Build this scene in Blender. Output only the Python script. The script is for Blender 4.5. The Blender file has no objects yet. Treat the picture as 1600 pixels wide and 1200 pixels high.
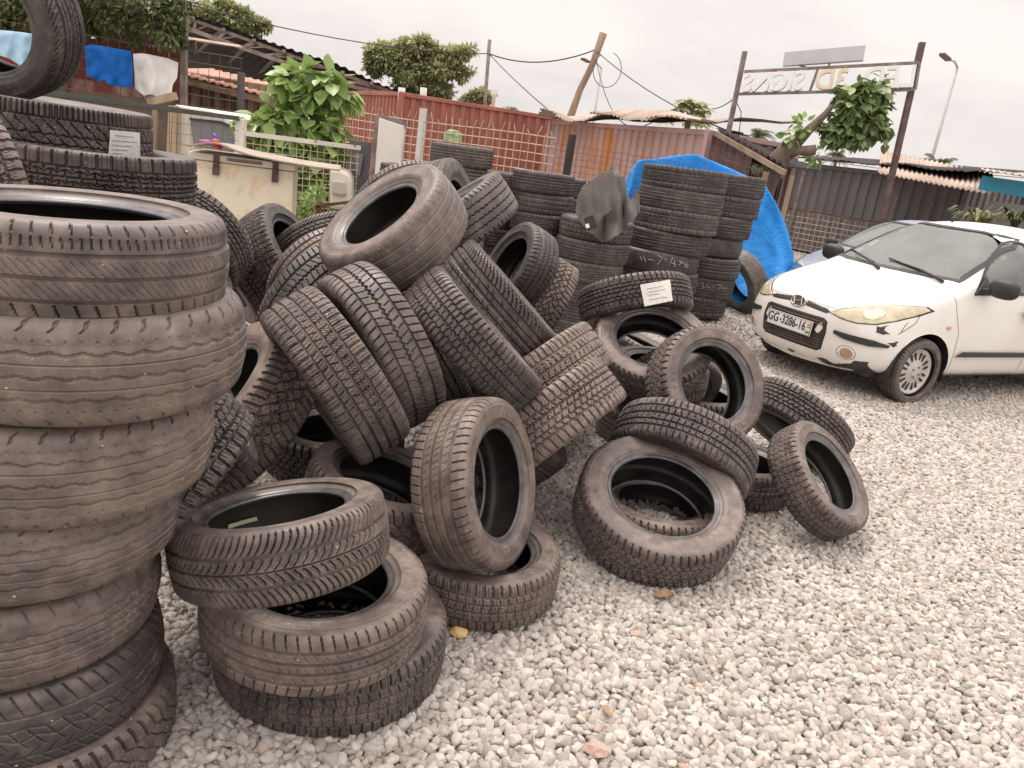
import bpy, bmesh, math, random
import numpy as np
from mathutils import Vector, Matrix, Euler, noise as mnoise

sc = bpy.context.scene
COL = sc.collection
PI = math.pi
# ------------------------------------------------------------------ camera
CAM_H = 1.6
FPX = 1200.0                      # focal length in photo pixels (1600 wide)
_up = Vector((544, 3910, 1200)).normalized()      # world up seen in camera axes
_f = Vector((0, 0, -1))
_Y = (_f - _f.dot(_up) * _up).normalized()
_X = _Y.cross(_up)
ROT = Matrix((_X, _Y, _up))       # camera axes -> world
cam_d = bpy.data.cameras.new('camera')
cam_d.sensor_width = 36.0
cam_d.lens = 36.0 * FPX / 1600.0
cam_d.clip_start = 0.05
cam_d.clip_end = 3000.0
cam = bpy.data.objects.new('camera', cam_d)
COL.objects.link(cam)
cam.matrix_world = Matrix.Translation((0, 0, CAM_H)) @ ROT.to_4x4()
sc.camera = cam
# ------------------------------------------------------------------ world
SUN_EL, SUN_AZ = math.radians(62), math.radians(-35)
world = bpy.data.worlds.new('World'); sc.world = world; world.use_nodes = True
wn, wl = world.node_tree.nodes, world.node_tree.links
wn.clear()
w_out = wn.new('ShaderNodeOutputWorld'); w_bg = wn.new('ShaderNodeBackground')
sky = wn.new('ShaderNodeTexSky'); sky.sky_type = 'NISHITA'; sky.sun_disc = False
sky.sun_elevation = SUN_EL; sky.sun_rotation = SUN_AZ; sky.dust_density = 4.0; sky.ozone_density = 1.0
w_tc = wn.new('ShaderNodeTexCoord')
w_sep = wn.new('ShaderNodeSeparateXYZ')
wl.new(w_tc.outputs['Generated'], w_sep.inputs[0])
w_map = wn.new('ShaderNodeMapping'); w_map.inputs['Scale'].default_value = (1.0, 1.0, 3.2)
wl.new(w_tc.outputs['Generated'], w_map.inputs[0])
w_no = wn.new('ShaderNodeTexNoise'); w_no.inputs['Scale'].default_value = 1.7; w_no.inputs['Detail'].default_value = 5
w_no.inputs['Roughness'].default_value = 0.55
wl.new(w_map.outputs[0], w_no.inputs['Vector'])
w_cr = wn.new('ShaderNodeValToRGB')
w_cr.color_ramp.elements[0].position = 0.36; w_cr.color_ramp.elements[0].color = (0.61, 0.575, 0.578, 1)
w_cr.color_ramp.elements[1].position = 0.66; w_cr.color_ramp.elements[1].color = (0.93, 0.865, 0.815, 1)
wl.new(w_no.outputs['Fac'], w_cr.inputs[0])
w_gr = wn.new('ShaderNodeMapRange')       # an overcast sky is brighter overhead than at the horizon
w_gr.inputs['From Min'].default_value = 0.30; w_gr.inputs['From Max'].default_value = 1.0
w_gr.inputs['To Min'].default_value = 1.0; w_gr.inputs['To Max'].default_value = 3.5
wl.new(w_sep.outputs['Z'], w_gr.inputs['Value'])
w_mul = wn.new('ShaderNodeVectorMath'); w_mul.operation = 'SCALE'
wl.new(w_cr.outputs[0], w_mul.inputs[0]); wl.new(w_gr.outputs[0], w_mul.inputs['Scale'])
w_mul2 = wn.new('ShaderNodeVectorMath'); w_mul2.operation = 'SCALE'; w_mul2.inputs['Scale'].default_value = 10.0
wl.new(w_mul.outputs[0], w_mul2.inputs[0])
w_mix = wn.new('ShaderNodeMixRGB'); w_mix.inputs['Fac'].default_value = 0.94   # cloud cover
wl.new(sky.outputs[0], w_mix.inputs['Color1']); wl.new(w_mul2.outputs[0], w_mix.inputs['Color2'])
wl.new(w_mix.outputs[0], w_bg.inputs['Color']); w_bg.inputs['Strength'].default_value = 0.1
wl.new(w_bg.outputs[0], w_out.inputs[0])
# ------------------------------------------------------------------ sun
sun_d = bpy.data.lights.new('sun', 'SUN'); sun_d.energy = 1.5; sun_d.angle = math.radians(14); sun_d.color = (1.0, 0.93, 0.87)
sun = bpy.data.objects.new('sun', sun_d); COL.objects.link(sun)
_sd = Vector((math.sin(SUN_AZ) * math.cos(SUN_EL), math.cos(SUN_AZ) * math.cos(SUN_EL), math.sin(SUN_EL)))
sun.rotation_euler = (-_sd).to_track_quat('-Z', 'Y').to_euler()
# ------------------------------------------------------------------ exposure
sc.view_settings.view_transform = 'Standard'; sc.view_settings.look = 'None'
sc.view_settings.exposure = 0.2; sc.view_settings.gamma = 1.0; sc.view_settings.use_curve_mapping = False
sc.cycles.use_adaptive_sampling = True
sc.cycles.adaptive_threshold = 0.02
sc.cycles.max_bounces = 6; sc.cycles.diffuse_bounces = 3; sc.cycles.glossy_bounces = 3
sc.cycles.transmission_bounces = 4; sc.cycles.transparent_max_bounces = 12
sc.cycles.caustics_reflective = False; sc.cycles.caustics_refractive = False
sc.cycles.use_denoising = True

# ------------------------------------------------------------------ helpers
def ray(u, v):
    return ROT @ Vector(((u - 800) / FPX, -(v - 600) / FPX, -1))
def at(u, v, d):                     # world point seen at photo pixel (u, v), d metres along the optical axis
    return Vector((0, 0, CAM_H)) + ray(u, v) * d
def aty(u, v, y):                    # ... at world distance y
    r = ray(u, v); return Vector((0, 0, CAM_H)) + r * (y / r.y)
def gnd(u, v, z=0.0):
    r = ray(u, v); return Vector((0, 0, CAM_H)) + r * ((z - CAM_H) / r.z)

def link(o, parent=None):
    COL.objects.link(o)
    if parent is not None: o.parent = parent
    return o
def tag(o, label=None, cat=None, group=None, kind=None):
    if label: o['label'] = label
    if cat: o['category'] = cat
    if group: o['group'] = group
    if kind: o['kind'] = kind
    return o
def empty(name, loc=(0, 0, 0), rz=0.0, rot=None):
    o = bpy.data.objects.new(name, None); COL.objects.link(o)
    o.empty_display_size = 0.1
    o.location = loc
    o.rotation_euler = rot if rot is not None else (0, 0, rz)
    return o
def mesh_np(name, verts, faces, mat=None, parent=None, smooth=False):
    """verts Nx3, faces list of tuples or Mx4 int array"""
    me = bpy.data.meshes.new(name)
    if isinstance(faces, np.ndarray):
        nf, k = faces.shape
        me.vertices.add(len(verts)); me.vertices.foreach_set('co', np.asarray(verts, np.float32).ravel())
        me.loops.add(nf * k); me.loops.foreach_set('vertex_index', faces.astype(np.int32).ravel())
        me.polygons.add(nf); me.polygons.foreach_set('loop_start', np.arange(0, nf * k, k, dtype=np.int32))
        me.update(calc_edges=True); me.validate()
    else:
        me.from_pydata([tuple(v) for v in verts], [], faces); me.update()
    if smooth: me.polygons.foreach_set('use_smooth', [True] * len(me.polygons)); me.update()
    if mat: me.materials.append(mat)
    o = bpy.data.objects.new(name, me)
    link(o, parent)
    return o
class MB:
    """collects shapes, builds one mesh object"""
    def __init__(s): s.v = []; s.f = []
    def add(s, vs, fs):
        n = len(s.v); s.v += [Vector(p) for p in vs]; s.f += [tuple(i + n for i in f) for f in fs]; return s
    def box(s, c, size, M=None, rz=0.0):
        hx, hy, hz = (q / 2 for q in size); c = Vector(c)
        R_ = Matrix.Rotation(rz, 3, 'Z') if M is None else M
        vs = [c + R_ @ Vector((x, y, z)) for x in (-hx, hx) for y in (-hy, hy) for z in (-hz, hz)]
        return s.add(vs, [(0, 1, 3, 2), (4, 6, 7, 5), (0, 4, 5, 1), (2, 3, 7, 6), (0, 2, 6, 4), (1, 5, 7, 3)])
    def bar(s, a, b, w, h=None, up=(0, 0, 1)):
        a, b = Vector(a), Vector(b); h = h or w
        d = (b - a); L = d.length; d.normalize()
        x = d.cross(Vector(up))
        if x.length < 1e-4: x = d.cross(Vector((1, 0, 0)))
        x.normalize(); z = x.cross(d)
        M = Matrix((x, d, z)).transposed()
        return s.box((a + b) / 2, (w, L, h), M)
    def tube(s, pts, r, n=8, caps=True, rs=None):
        pts = [Vector(p) for p in pts]; base = len(s.v); m = len(pts)
        prev = None
        for i, p in enumerate(pts):
            t = (pts[min(i + 1, m - 1)] - pts[max(i - 1, 0)]).normalized()
            if prev is None:
                x = t.cross(Vector((0, 0, 1)))
                if x.length < 1e-3: x = t.cross(Vector((1, 0, 0)))
            else: x = prev - t * prev.dot(t)
            x.normalize(); prev = x; y = t.cross(x)
            rr = rs[i] if rs else r
            for k in range(n):
                a = 2 * PI * k / n
                s.v.append(p + (x * math.cos(a) + y * math.sin(a)) * rr)
        for i in range(m - 1):
            for k in range(n):
                k2 = (k + 1) % n
                s.f.append((base + i * n + k, base + i * n + k2, base + (i + 1) * n + k2, base + (i + 1) * n + k))
        if caps:
            s.f.append(tuple(base + k for k in reversed(range(n)))); s.f.append(tuple(base + (m - 1) * n + k for k in range(n)))
        return s
    def prism(s, poly, off):
        """poly: list of 3d points (planar), off: extrusion vector"""
        n = len(poly); off = Vector(off)
        vs = [Vector(p) for p in poly] + [Vector(p) + off for p in poly]
        fs = [tuple(range(n)), tuple(reversed(range(n, 2 * n)))] + [(i, i + n, (i + 1) % n + n, (i + 1) % n) for i in range(n)]
        return s.add(vs, fs)
    def build(s, name, mat, parent=None, smooth=False, bevel=0, solid=0, subsurf=0):
        o = mesh_np(name, s.v, s.f, mat, parent, smooth)
        if bevel:
            m = o.modifiers.new('b', 'BEVEL'); m.width = bevel; m.segments = 2; m.limit_method = 'ANGLE'
        if solid:
            m = o.modifiers.new('s', 'SOLIDIFY'); m.thickness = solid
        if subsurf:
            m = o.modifiers.new('u', 'SUBSURF'); m.levels = subsurf; m.render_levels = subsurf
        return o
# ---- materials
def mat_new(name):
    m = bpy.data.materials.new(name); m.use_nodes = True
    nt = m.node_tree; b = nt.nodes['Principled BSDF']
    return m, nt, b
def _n(nt, t, **kw):
    n = nt.nodes.new(t)
    for k, v in kw.items():
        if k in n.inputs: n.inputs[k].default_value = v
        else: setattr(n, k, v)
    return n
def noise_tex(nt, scale, detail=4, rough=.55, coord='Object', stretch=None, dist=0):
    tc = nt.nodes.new('ShaderNodeTexCoord')
    n = nt.nodes.new('ShaderNodeTexNoise'); n.inputs['Scale'].default_value = scale; n.inputs['Detail'].default_value = detail
    n.inputs['Roughness'].default_value = rough; n.inputs['Distortion'].default_value = dist
    if stretch:
        mp = nt.nodes.new('ShaderNodeMapping'); mp.inputs['Scale'].default_value = stretch
        nt.links.new(tc.outputs[coord], mp.inputs[0]); nt.links.new(mp.outputs[0], n.inputs['Vector'])
    else: nt.links.new(tc.outputs[coord], n.inputs['Vector'])
    return n
def ramp(nt, src, stops):
    r = nt.nodes.new('ShaderNodeValToRGB'); e = r.color_ramp.elements
    while len(e) < len(stops): e.new(0.5)
    for i, (p, c) in enumerate(stops):
        e[i].position = p; e[i].color = (*c, 1) if len(c) == 3 else c
    nt.links.new(src, r.inputs[0]); return r
def mixc(nt, fac, a, b, mode='MIX'):
    m = nt.nodes.new('ShaderNodeMixRGB'); m.blend_type = mode
    for s, k in ((fac, 'Fac'), (a, 'Color1'), (b, 'Color2')):
        if hasattr(s, 'is_output') or isinstance(s, bpy.types.NodeSocket): nt.links.new(s, m.inputs[k])
        elif isinstance(s, (int, float)): m.inputs[k].default_value = s
        else: m.inputs[k].default_value = (*s, 1) if len(s) == 3 else s
    return m.outputs[0]
def mathn(nt, op, a, b=None, clamp=False):
    m = nt.nodes.new('ShaderNodeMath'); m.operation = op; m.use_clamp = clamp
    for i, s in enumerate((a, b)):
        if s is None: continue
        if isinstance(s, (int, float)): m.inputs[i].default_value = s
        else: nt.links.new(s, m.inputs[i])
    return m.outputs[0]
def bump(nt, b, src, strength=.3, dist=.01):
    bn = nt.nodes.new('ShaderNodeBump'); bn.inputs['Strength'].default_value = strength; bn.inputs['Distance'].default_value = dist
    nt.links.new(src, bn.inputs['Height']); nt.links.new(bn.outputs[0], b.inputs['Normal']); return bn
def simple_mat(name, col, col2=None, rough=.6, scale=4, metal=0, bumps=.15, spec=.5, lo=.35, hi=.7, bscale=None, bdist=.01, stretch=None, detail=5):
    m, nt, b = mat_new(name)
    b.inputs['Roughness'].default_value = rough; b.inputs['Metallic'].default_value = metal
    b.inputs['Specular IOR Level'].default_value = spec
    if col2 is None: col2 = tuple(c * .8 for c in col)
    n = noise_tex(nt, scale, detail, stretch=stretch)
    r = ramp(nt, n.outputs['Fac'], ((lo, col2), (hi, col)))
    nt.links.new(r.outputs[0], b.inputs['Base Color'])
    if bumps:
        n2 = noise_tex(nt, bscale or scale * 8, 3)
        bump(nt, b, n2.outputs['Fac'], bumps, bdist)
    return m
def worn_paint(name, col, rust=(.20, .075, .03), amount=.35, scale=3, rough=.5, streak=True, second=None):
    """paint with rust patches and runs"""
    m, nt, b = mat_new(name); b.inputs['Roughness'].default_value = rough
    n1 = noise_tex(nt, scale, 8, .65, stretch=(1, 1, .35) if streak else None)
    n2 = noise_tex(nt, scale * .5, 3)
    base = ramp(nt, n2.outputs['Fac'], ((.3, tuple(c * .85 for c in col)), (.7, second or col)))
    f = ramp(nt, n1.outputs['Fac'], ((1 - amount - .06, (0, 0, 0)), (1 - amount + .06, (1, 1, 1))))
    c = mixc(nt, f.outputs[0], base.outputs[0], rust)
    nt.links.new(c, b.inputs['Base Color'])
    bump(nt, b, n1.outputs['Fac'], .2, .01)
    return m

# ------------------------------------------------------------------ rubber
def rubber(name, lo=.022, hi=.075, spec_white=True):
    m, nt, b = mat_new(name)
    at_ = nt.nodes.new('ShaderNodeAttribute'); at_.attribute_type = 'OBJECT'; at_.attribute_name = 'dust'
    tint = nt.nodes.new('ShaderNodeAttribute'); tint.attribute_type = 'OBJECT'; tint.attribute_name = 'seed'
    tc = nt.nodes.new('ShaderNodeTexCoord')
    addv = nt.nodes.new('ShaderNodeVectorMath'); addv.operation = 'ADD'
    nt.links.new(tc.outputs['Object'], addv.inputs[0]); nt.links.new(tint.outputs['Fac'], addv.inputs[1])
    def nz(scale, detail, rough=.6):
        n = nt.nodes.new('ShaderNodeTexNoise'); n.inputs['Scale'].default_value = scale; n.inputs['Detail'].default_value = detail
        n.inputs['Roughness'].default_value = rough; nt.links.new(addv.outputs[0], n.inputs['Vector']); return n
    big, mid, fine = nz(4.0, 4), nz(16, 8, .72), nz(160, 3)
    geo = nt.nodes.new('ShaderNodeNewGeometry'); sp = nt.nodes.new('ShaderNodeSeparateXYZ'); nt.links.new(geo.outputs['Normal'], sp.inputs[0])
    upf = mathn(nt, 'MULTIPLY', mathn(nt, 'MAXIMUM', sp.outputs['Z'], 0.0), .20)      # dust settles on what faces up
    s = mathn(nt, 'ADD', mathn(nt, 'MULTIPLY', big.outputs['Fac'], .7), mathn(nt, 'MULTIPLY', mid.outputs['Fac'], .8))
    s = mathn(nt, 'ADD', mathn(nt, 'SUBTRACT', s, .62), upf)
    fac = mathn(nt, 'ADD', s, at_.outputs['Fac'], True)
    dark = ramp(nt, fine.outputs['Fac'], ((.3, (.042, .035, .033)), (.7, (.066, .056, .052))))
    dust = ramp(nt, mid.outputs['Fac'], ((.3, (.22, .16, .135)), (.7, (.37, .29, .245))))
    col = mixc(nt, fac, dark.outputs[0], dust.outputs[0])
    # scuffs and stone chips caught in the tread
    vor = nt.nodes.new('ShaderNodeTexVoronoi'); vor.inputs['Scale'].default_value = 42; nt.links.new(addv.outputs[0], vor.inputs['Vector'])
    wn_ = nt.nodes.new('ShaderNodeSeparateXYZ'); nt.links.new(vor.outputs['Color'], wn_.inputs[0])
    spot = mathn(nt, 'MULTIPLY', mathn(nt, 'LESS_THAN', vor.outputs['Distance'], .11), mathn(nt, 'GREATER_THAN', wn_.outputs['X'], .93))
    col = mixc(nt, mathn(nt, 'MULTIPLY', spot, .8), col, (.55, .5, .45))
    scr = nz(30, 2); scr.inputs['Distortion'].default_value = 2.5
    sr = ramp(nt, scr.outputs['Fac'], ((.70, (0, 0, 0)), (.78, (.35, .35, .35))))
    col = mixc(nt, sr.outputs[0], col, (.30, .24, .20))
    nt.links.new(col, b.inputs['Base Color'])
    rr = ramp(nt, mid.outputs['Fac'], ((.3, (.33,) * 3), (.7, (.60,) * 3)))
    nt.links.new(rr.outputs[0], b.inputs['Roughness'])
    b.inputs['Specular IOR Level'].default_value = .45
    hsum = mathn(nt, 'ADD', mid.outputs['Fac'], mathn(nt, 'MULTIPLY', fine.outputs['Fac'], .35))
    bump(nt, b, hsum, .14, .002)
    return m
M_RUB = rubber('rubber')
def liner_mat():
    m, nt, b = mat_new('liner')
    n = noise_tex(nt, 9, 5)
    r = ramp(nt, n.outputs['Fac'], ((.35, (.014, .012, .011)), (.75, (.05, .042, .037))))
    nt.links.new(r.outputs[0], b.inputs['Base Color']); b.inputs['Roughness'].default_value = .45
    return m
M_LIN = liner_mat()
M_BEAD = simple_mat('bead_rubber', (.14, .135, .14), (.055, .05, .05), .32, 14, bumps=.15, bdist=.002)

# ------------------------------------------------------------------ tread patterns
# x: metres round the tyre, y: metres across (0 in the middle), C circumference, hw: half tread width
def _g(d, w): return np.clip((w * 1.2 / 2 - np.abs(d)) / .0011 + .5, 0, 1)
def _per(x, p): return (x + p / 2) % p - p / 2
def _tri(x, p): return 4 * np.abs((x / p) % 1 - .5) - 1
def _round(C, p): return C / max(1, round(C / p))
def tread_h(kind, x, y, C, hw):
    h = np.zeros_like(x); ay = np.abs(y) / hw
    P_ = lambda p: _round(C, p)
    def circ(pos, w, amp=0., per=.03, ph=0.):
        nonlocal h; h = np.maximum(h, _g(y - pos * hw - (amp * _tri(x + ph, P_(per)) if amp else 0), w))
    def lat(y0, y1, per, w, slope=0., curve=0., off=0., dep=1., zz=0., sym=False, zp=.01):
        nonlocal h; p = P_(per)
        yy = np.abs(y) if sym else y
        m = ((yy >= y0 * hw) & (yy <= y1 * hw))
        t = yy - y0 * hw
        if w < .0021 and dep < .6: w, dep, p = .0024, dep * .7, P_(max(per, .0105))
        d = _per(x + off * p + slope * t + curve * t * t * 10 + (zz * _tri(yy, zp) if zz else 0), p)
        h = np.maximum(h, _g(d, w) * m * dep)
    if kind == 'worn':
        for p in (-.62, -.22, .22, .62): circ(p, .0045)
        lat(.78, 1.35, .034, .0022, .25, dep=.55); lat(-1.35, -.78, .034, .0022, -.25, dep=.55)
        lat(-.62, .62, .05, .002, .8, dep=.22, off=.3)
        h *= .5
    elif kind == 'sipe':
        for p in (-.55, -.02, .50): circ(p, .007)
        lat(.66, .92, .016, .0025, .1, dep=.7); lat(.98, 1.3, .032, .0028, .1, dep=.7); lat(-1.3, -.62, .034, .003, .3)
        lat(-.5, .46, .016, .0018, .9, dep=.4, off=.2)
        h *= .7
    elif kind == 'rib':
        for p in (-.6, -.18, .2, .6): circ(p, .0085)
        lat(.68, 1.35, .030, .003, .2); lat(-1.35, -.68, .030, .003, -.2)
        lat(-.12, .12, .022, .002, .6, dep=.5); lat(.3, .54, .026, .002, .6, dep=.5); lat(-.54, -.3, .026, .002, .6, dep=.5)
    elif kind == 'rib2':
        for p in (-.58, 0, .58): circ(p, .011)
        circ(.3, .004); circ(-.3, .004)
        lat(.66, 1.35, .026, .0032, .35, curve=1.2); lat(-1.35, -.66, .026, .0032, -.35, curve=-1.2)
        lat(.08, .5, .032, .0025, .9, dep=.6); lat(-.5, -.08, .032, .0025, .9, dep=.6)
    elif kind in ('zigw', 'zigr', 'zigb', 'zigc', 'zig'):
        if kind == 'zigc':
            circ(0, .007, .0045, .022); circ(.55, .006, .001); circ(-.55, .006, .001)
            lat(.58, 1.3, .03, .0035, .3); lat(-1.3, -.58, .03, .0035, -.3)
            lat(.14, .5, .03, .0026, -.35, off=.5, dep=.7); lat(-.5, -.14, .03, .0026, .35, dep=.7)
        elif kind == 'zig':
            for p in (-.6, -.2, .2, .6): circ(p, .0042, .0030, .030)
            lat(.92, 1.4, .030, .0035, .2); lat(-1.4, -.92, .030, .0035, .2, off=.5)
        elif kind == 'zigw':
            for p in (-.5, 0, .5): circ(p, .005, .003, .052)
            circ(.26, .0018); circ(-.26, .0018)
            lat(.96, 1.3, .052, .005, -.5, zz=.002, zp=.02); lat(-1.3, -.96, .052, .005, .5, zz=.002, zp=.02)
            lat(.72, .8, .026, .003, .3, dep=.5); lat(-.8, -.72, .026, .003, .3, dep=.5)
            h *= .5
        elif kind == 'zigr':
            for p in (-.5, 0, .5): circ(p, .0045, .0022, .06)
            circ(.25, .0025); circ(-.25, .0025); lat(.9, 1.3, .05, .003, .3, dep=.5); lat(-1.3, -.9, .05, .003, .3)
            lat(-.45, .45, .03, .002, 1.2, dep=.5)
            h *= .5
        else:
            circ(.62, .004); circ(-.62, .004); circ(0, .005, .007, .07); circ(.3, .004, .004, .07, .02)
            lat(.62, 1.3, .035, .003, .5); lat(-1.3, -.62, .035, .0035, .8); lat(-.62, -.3, .035, .004, -.9)
            lat(-.3, .3, .035, .003, .7); h *= .45
    elif kind == 'winter':
        for p in (-.6, -.14, .26, .62): circ(p, .006)
        lat(.64, 1.4, .030, .0045, .08); lat(-1.4, -.62, .030, .0045, .08, off=.4)
        lat(.28, .6, .030, .003, .25); lat(-.58, -.16, .030, .003, .2, zz=.003); lat(-.12, .24, .030, .003, -.3, off=.3)
        lat(-.58, -.16, .0085, .0016, .0, dep=.45, zz=.0035, zp=.014); lat(.66, 1.15, .0075, .0016, .05, dep=.4); lat(-1.15, -.64, .0075, .0016, .05, dep=.4)
        lat(-.1, .6, .012, .0018, .3, dep=.4)
    elif kind == 'block':
        for p in (-.56, .0, .56): circ(p, .006, .002, .034)
        circ(.3, .0045, .003, .034, .01); circ(-.3, .0045, .003, .034)
        lat(.58, 1.4, .034, .006, .1); lat(-1.4, -.58, .034, .006, .1, off=.5)
        lat(.3, .56, .034, .004, .5, off=.3); lat(-.56, -.3, .034, .004, .5, off=.8)
        lat(0, .3, .034, .004, -.5, off=.1); lat(-.3, 0, .034, .004, -.5, off=.6)
        lat(-.9, .9, .0115, .0016, .3, dep=.35)
    elif kind == 'stepf':
        for p in (-.62, -.2, .2, .62): circ(p, .0045, .0028, .024)
        lat(.62, 1.4, .024, .005, 0); lat(-1.4, -.62, .024, .005, 0, off=.5)
        lat(.2, .62, .024, .003, .0, off=.5); lat(-.62, -.2, .024, .003, .0); lat(-.2, .2, .024, .0028, .2, off=.25)
    elif kind == 'step':
        for p in (-.34, .34): circ(p, .0065, .004, .028)
        circ(0, .0065, .0035, .028, .014); circ(.68, .005, .003, .028); circ(-.68, .005, .003, .028)
        lat(.68, 1.4, .028, .006, 0); lat(-1.4, -.68, .028, .006, 0, off=.5)
        lat(.34, .68, .028, .004, .2, off=.5); lat(-.68, -.34, .028, .004, .2)
        lat(0, .34, .028, .003, .3, off=.2, dep=.7); lat(-.34, 0, .028, .003, .3, off=.7, dep=.7)
    elif kind == 'lug':
        circ(0, .007, .008, .05)
        for s, o in ((1, 0.), (-1, .5)):
            a, b_ = (.02, .5) if s > 0 else (-.5, -.02)
            lat(a, b_, .05, .006, 1.0 * s, off=o); lat(a, b_, .05, .0045, -1.1 * s, off=o + .4, dep=.8)
            a, b_ = (.5, 1.4) if s > 0 else (-1.4, -.5)
            lat(a, b_, .033, .0065, .3 * s, off=o)
            circ(.52 * s, .006, .005, .05, .012)
        lat(-1., 1., .011, .0016, .2, dep=.3)
    elif kind == 'dir':
        circ(-.5, .008); circ(.5, .008); circ(0, .004)
        lat(.06, .48, .021, .0035, -1.3, curve=2.4, sym=True); lat(.56, 1.4, .0175, .0032, -.9, curve=1.0, sym=True)
        lat(.1, .44, .0105, .0015, -.9, dep=.3, sym=True)
    elif kind == 'truck':
        for p in (-.6, -.2, .2, .6): circ(p, .007)
        for (a, b_, o) in ((-.6, -.2, 0.), (-.2, .2, .5), (.2, .6, .1)):
            circ((a + b_) / 2, .004, .006, .054, o * .054)
            lat(a, (a + b_) / 2, .054, .006, .1, off=o); lat((a + b_) / 2, b_, .054, .006, .1, off=o + .5)
        lat(.6, 1.4, .054, .008, 0); lat(-1.4, -.6, .054, .008, 0, off=.5)
        lat(-.6, 1.3, .018, .0016, 0, dep=.4)
    elif kind == 'truckz':
        circ(.66, .006); circ(-.66, .006); circ(.05, .006, .004, .045); circ(-.3, .005, .003, .045)
        lat(.66, 1.4, .020, .006, .0); lat(-1.4, -.66, .022, .004, .2)
        lat(-.64, .64, .05, .004, .9, zz=.004, zp=.05); lat(-.3, .6, .025, .002, -.5, dep=.5)
    return h
DEPTH = dict(worn=.006, sipe=.008, zigw=.008, zigr=.008, zigb=.008, truck=.011, truckz=.010, step=.009, block=.009, lug=.010, winter=.008)
_tc = {}
def catmull(pts, k):
    out = []; n = len(pts)
    for i in range(n - 1):
        p0, p1, p2, p3 = pts[max(i - 1, 0)], pts[i], pts[i + 1], pts[min(i + 2, n - 1)]
        for j in range(k):
            t = j / k
            out.append(tuple(.5 * (2 * p1[q] + (p2[q] - p0[q]) * t + (2 * p0[q] - 5 * p1[q] + 4 * p2[q] - p3[q]) * t * t + (3 * p1[q] - p0[q] - 3 * p2[q] + p3[q]) * t ** 3) for q in (0, 1)))
    out.append(tuple(pts[-1])); return out
def lathe(name, prof, n, mat, wob=None, caps=False):
    a = np.linspace(0, 2 * PI, n, endpoint=False); prof = np.array(prof); m = len(prof)
    R_ = np.repeat(prof[:, 1][:, None], n, 1); Z_ = np.repeat(prof[:, 0][:, None], n, 1)
    if wob is not None: R_, Z_ = wob(R_, Z_, a[None, :])
    V = np.stack([R_ * np.cos(a), R_ * np.sin(a), Z_], -1).reshape(-1, 3)
    i = np.arange(m - 1)[:, None] * n; k = np.arange(n)[None, :]; k2 = (k + 1) % n
    F = np.stack([i + k, i + k2, i + n + k2, i + n + k], -1).reshape(-1, 4)
    me = bpy.data.meshes.new(name)
    me.vertices.add(len(V)); me.vertices.foreach_set('co', V.astype(np.float32).ravel())
    me.loops.add(F.size); me.loops.foreach_set('vertex_index', F.astype(np.int32).ravel())
    me.polygons.add(len(F)); me.polygons.foreach_set('loop_start', np.arange(0, F.size, 4, dtype=np.int32))
    me.update(calc_edges=True); me.polygons.foreach_set('use_smooth', np.ones(len(F), bool)); me.update()
    me.materials.append(mat); return me
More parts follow.
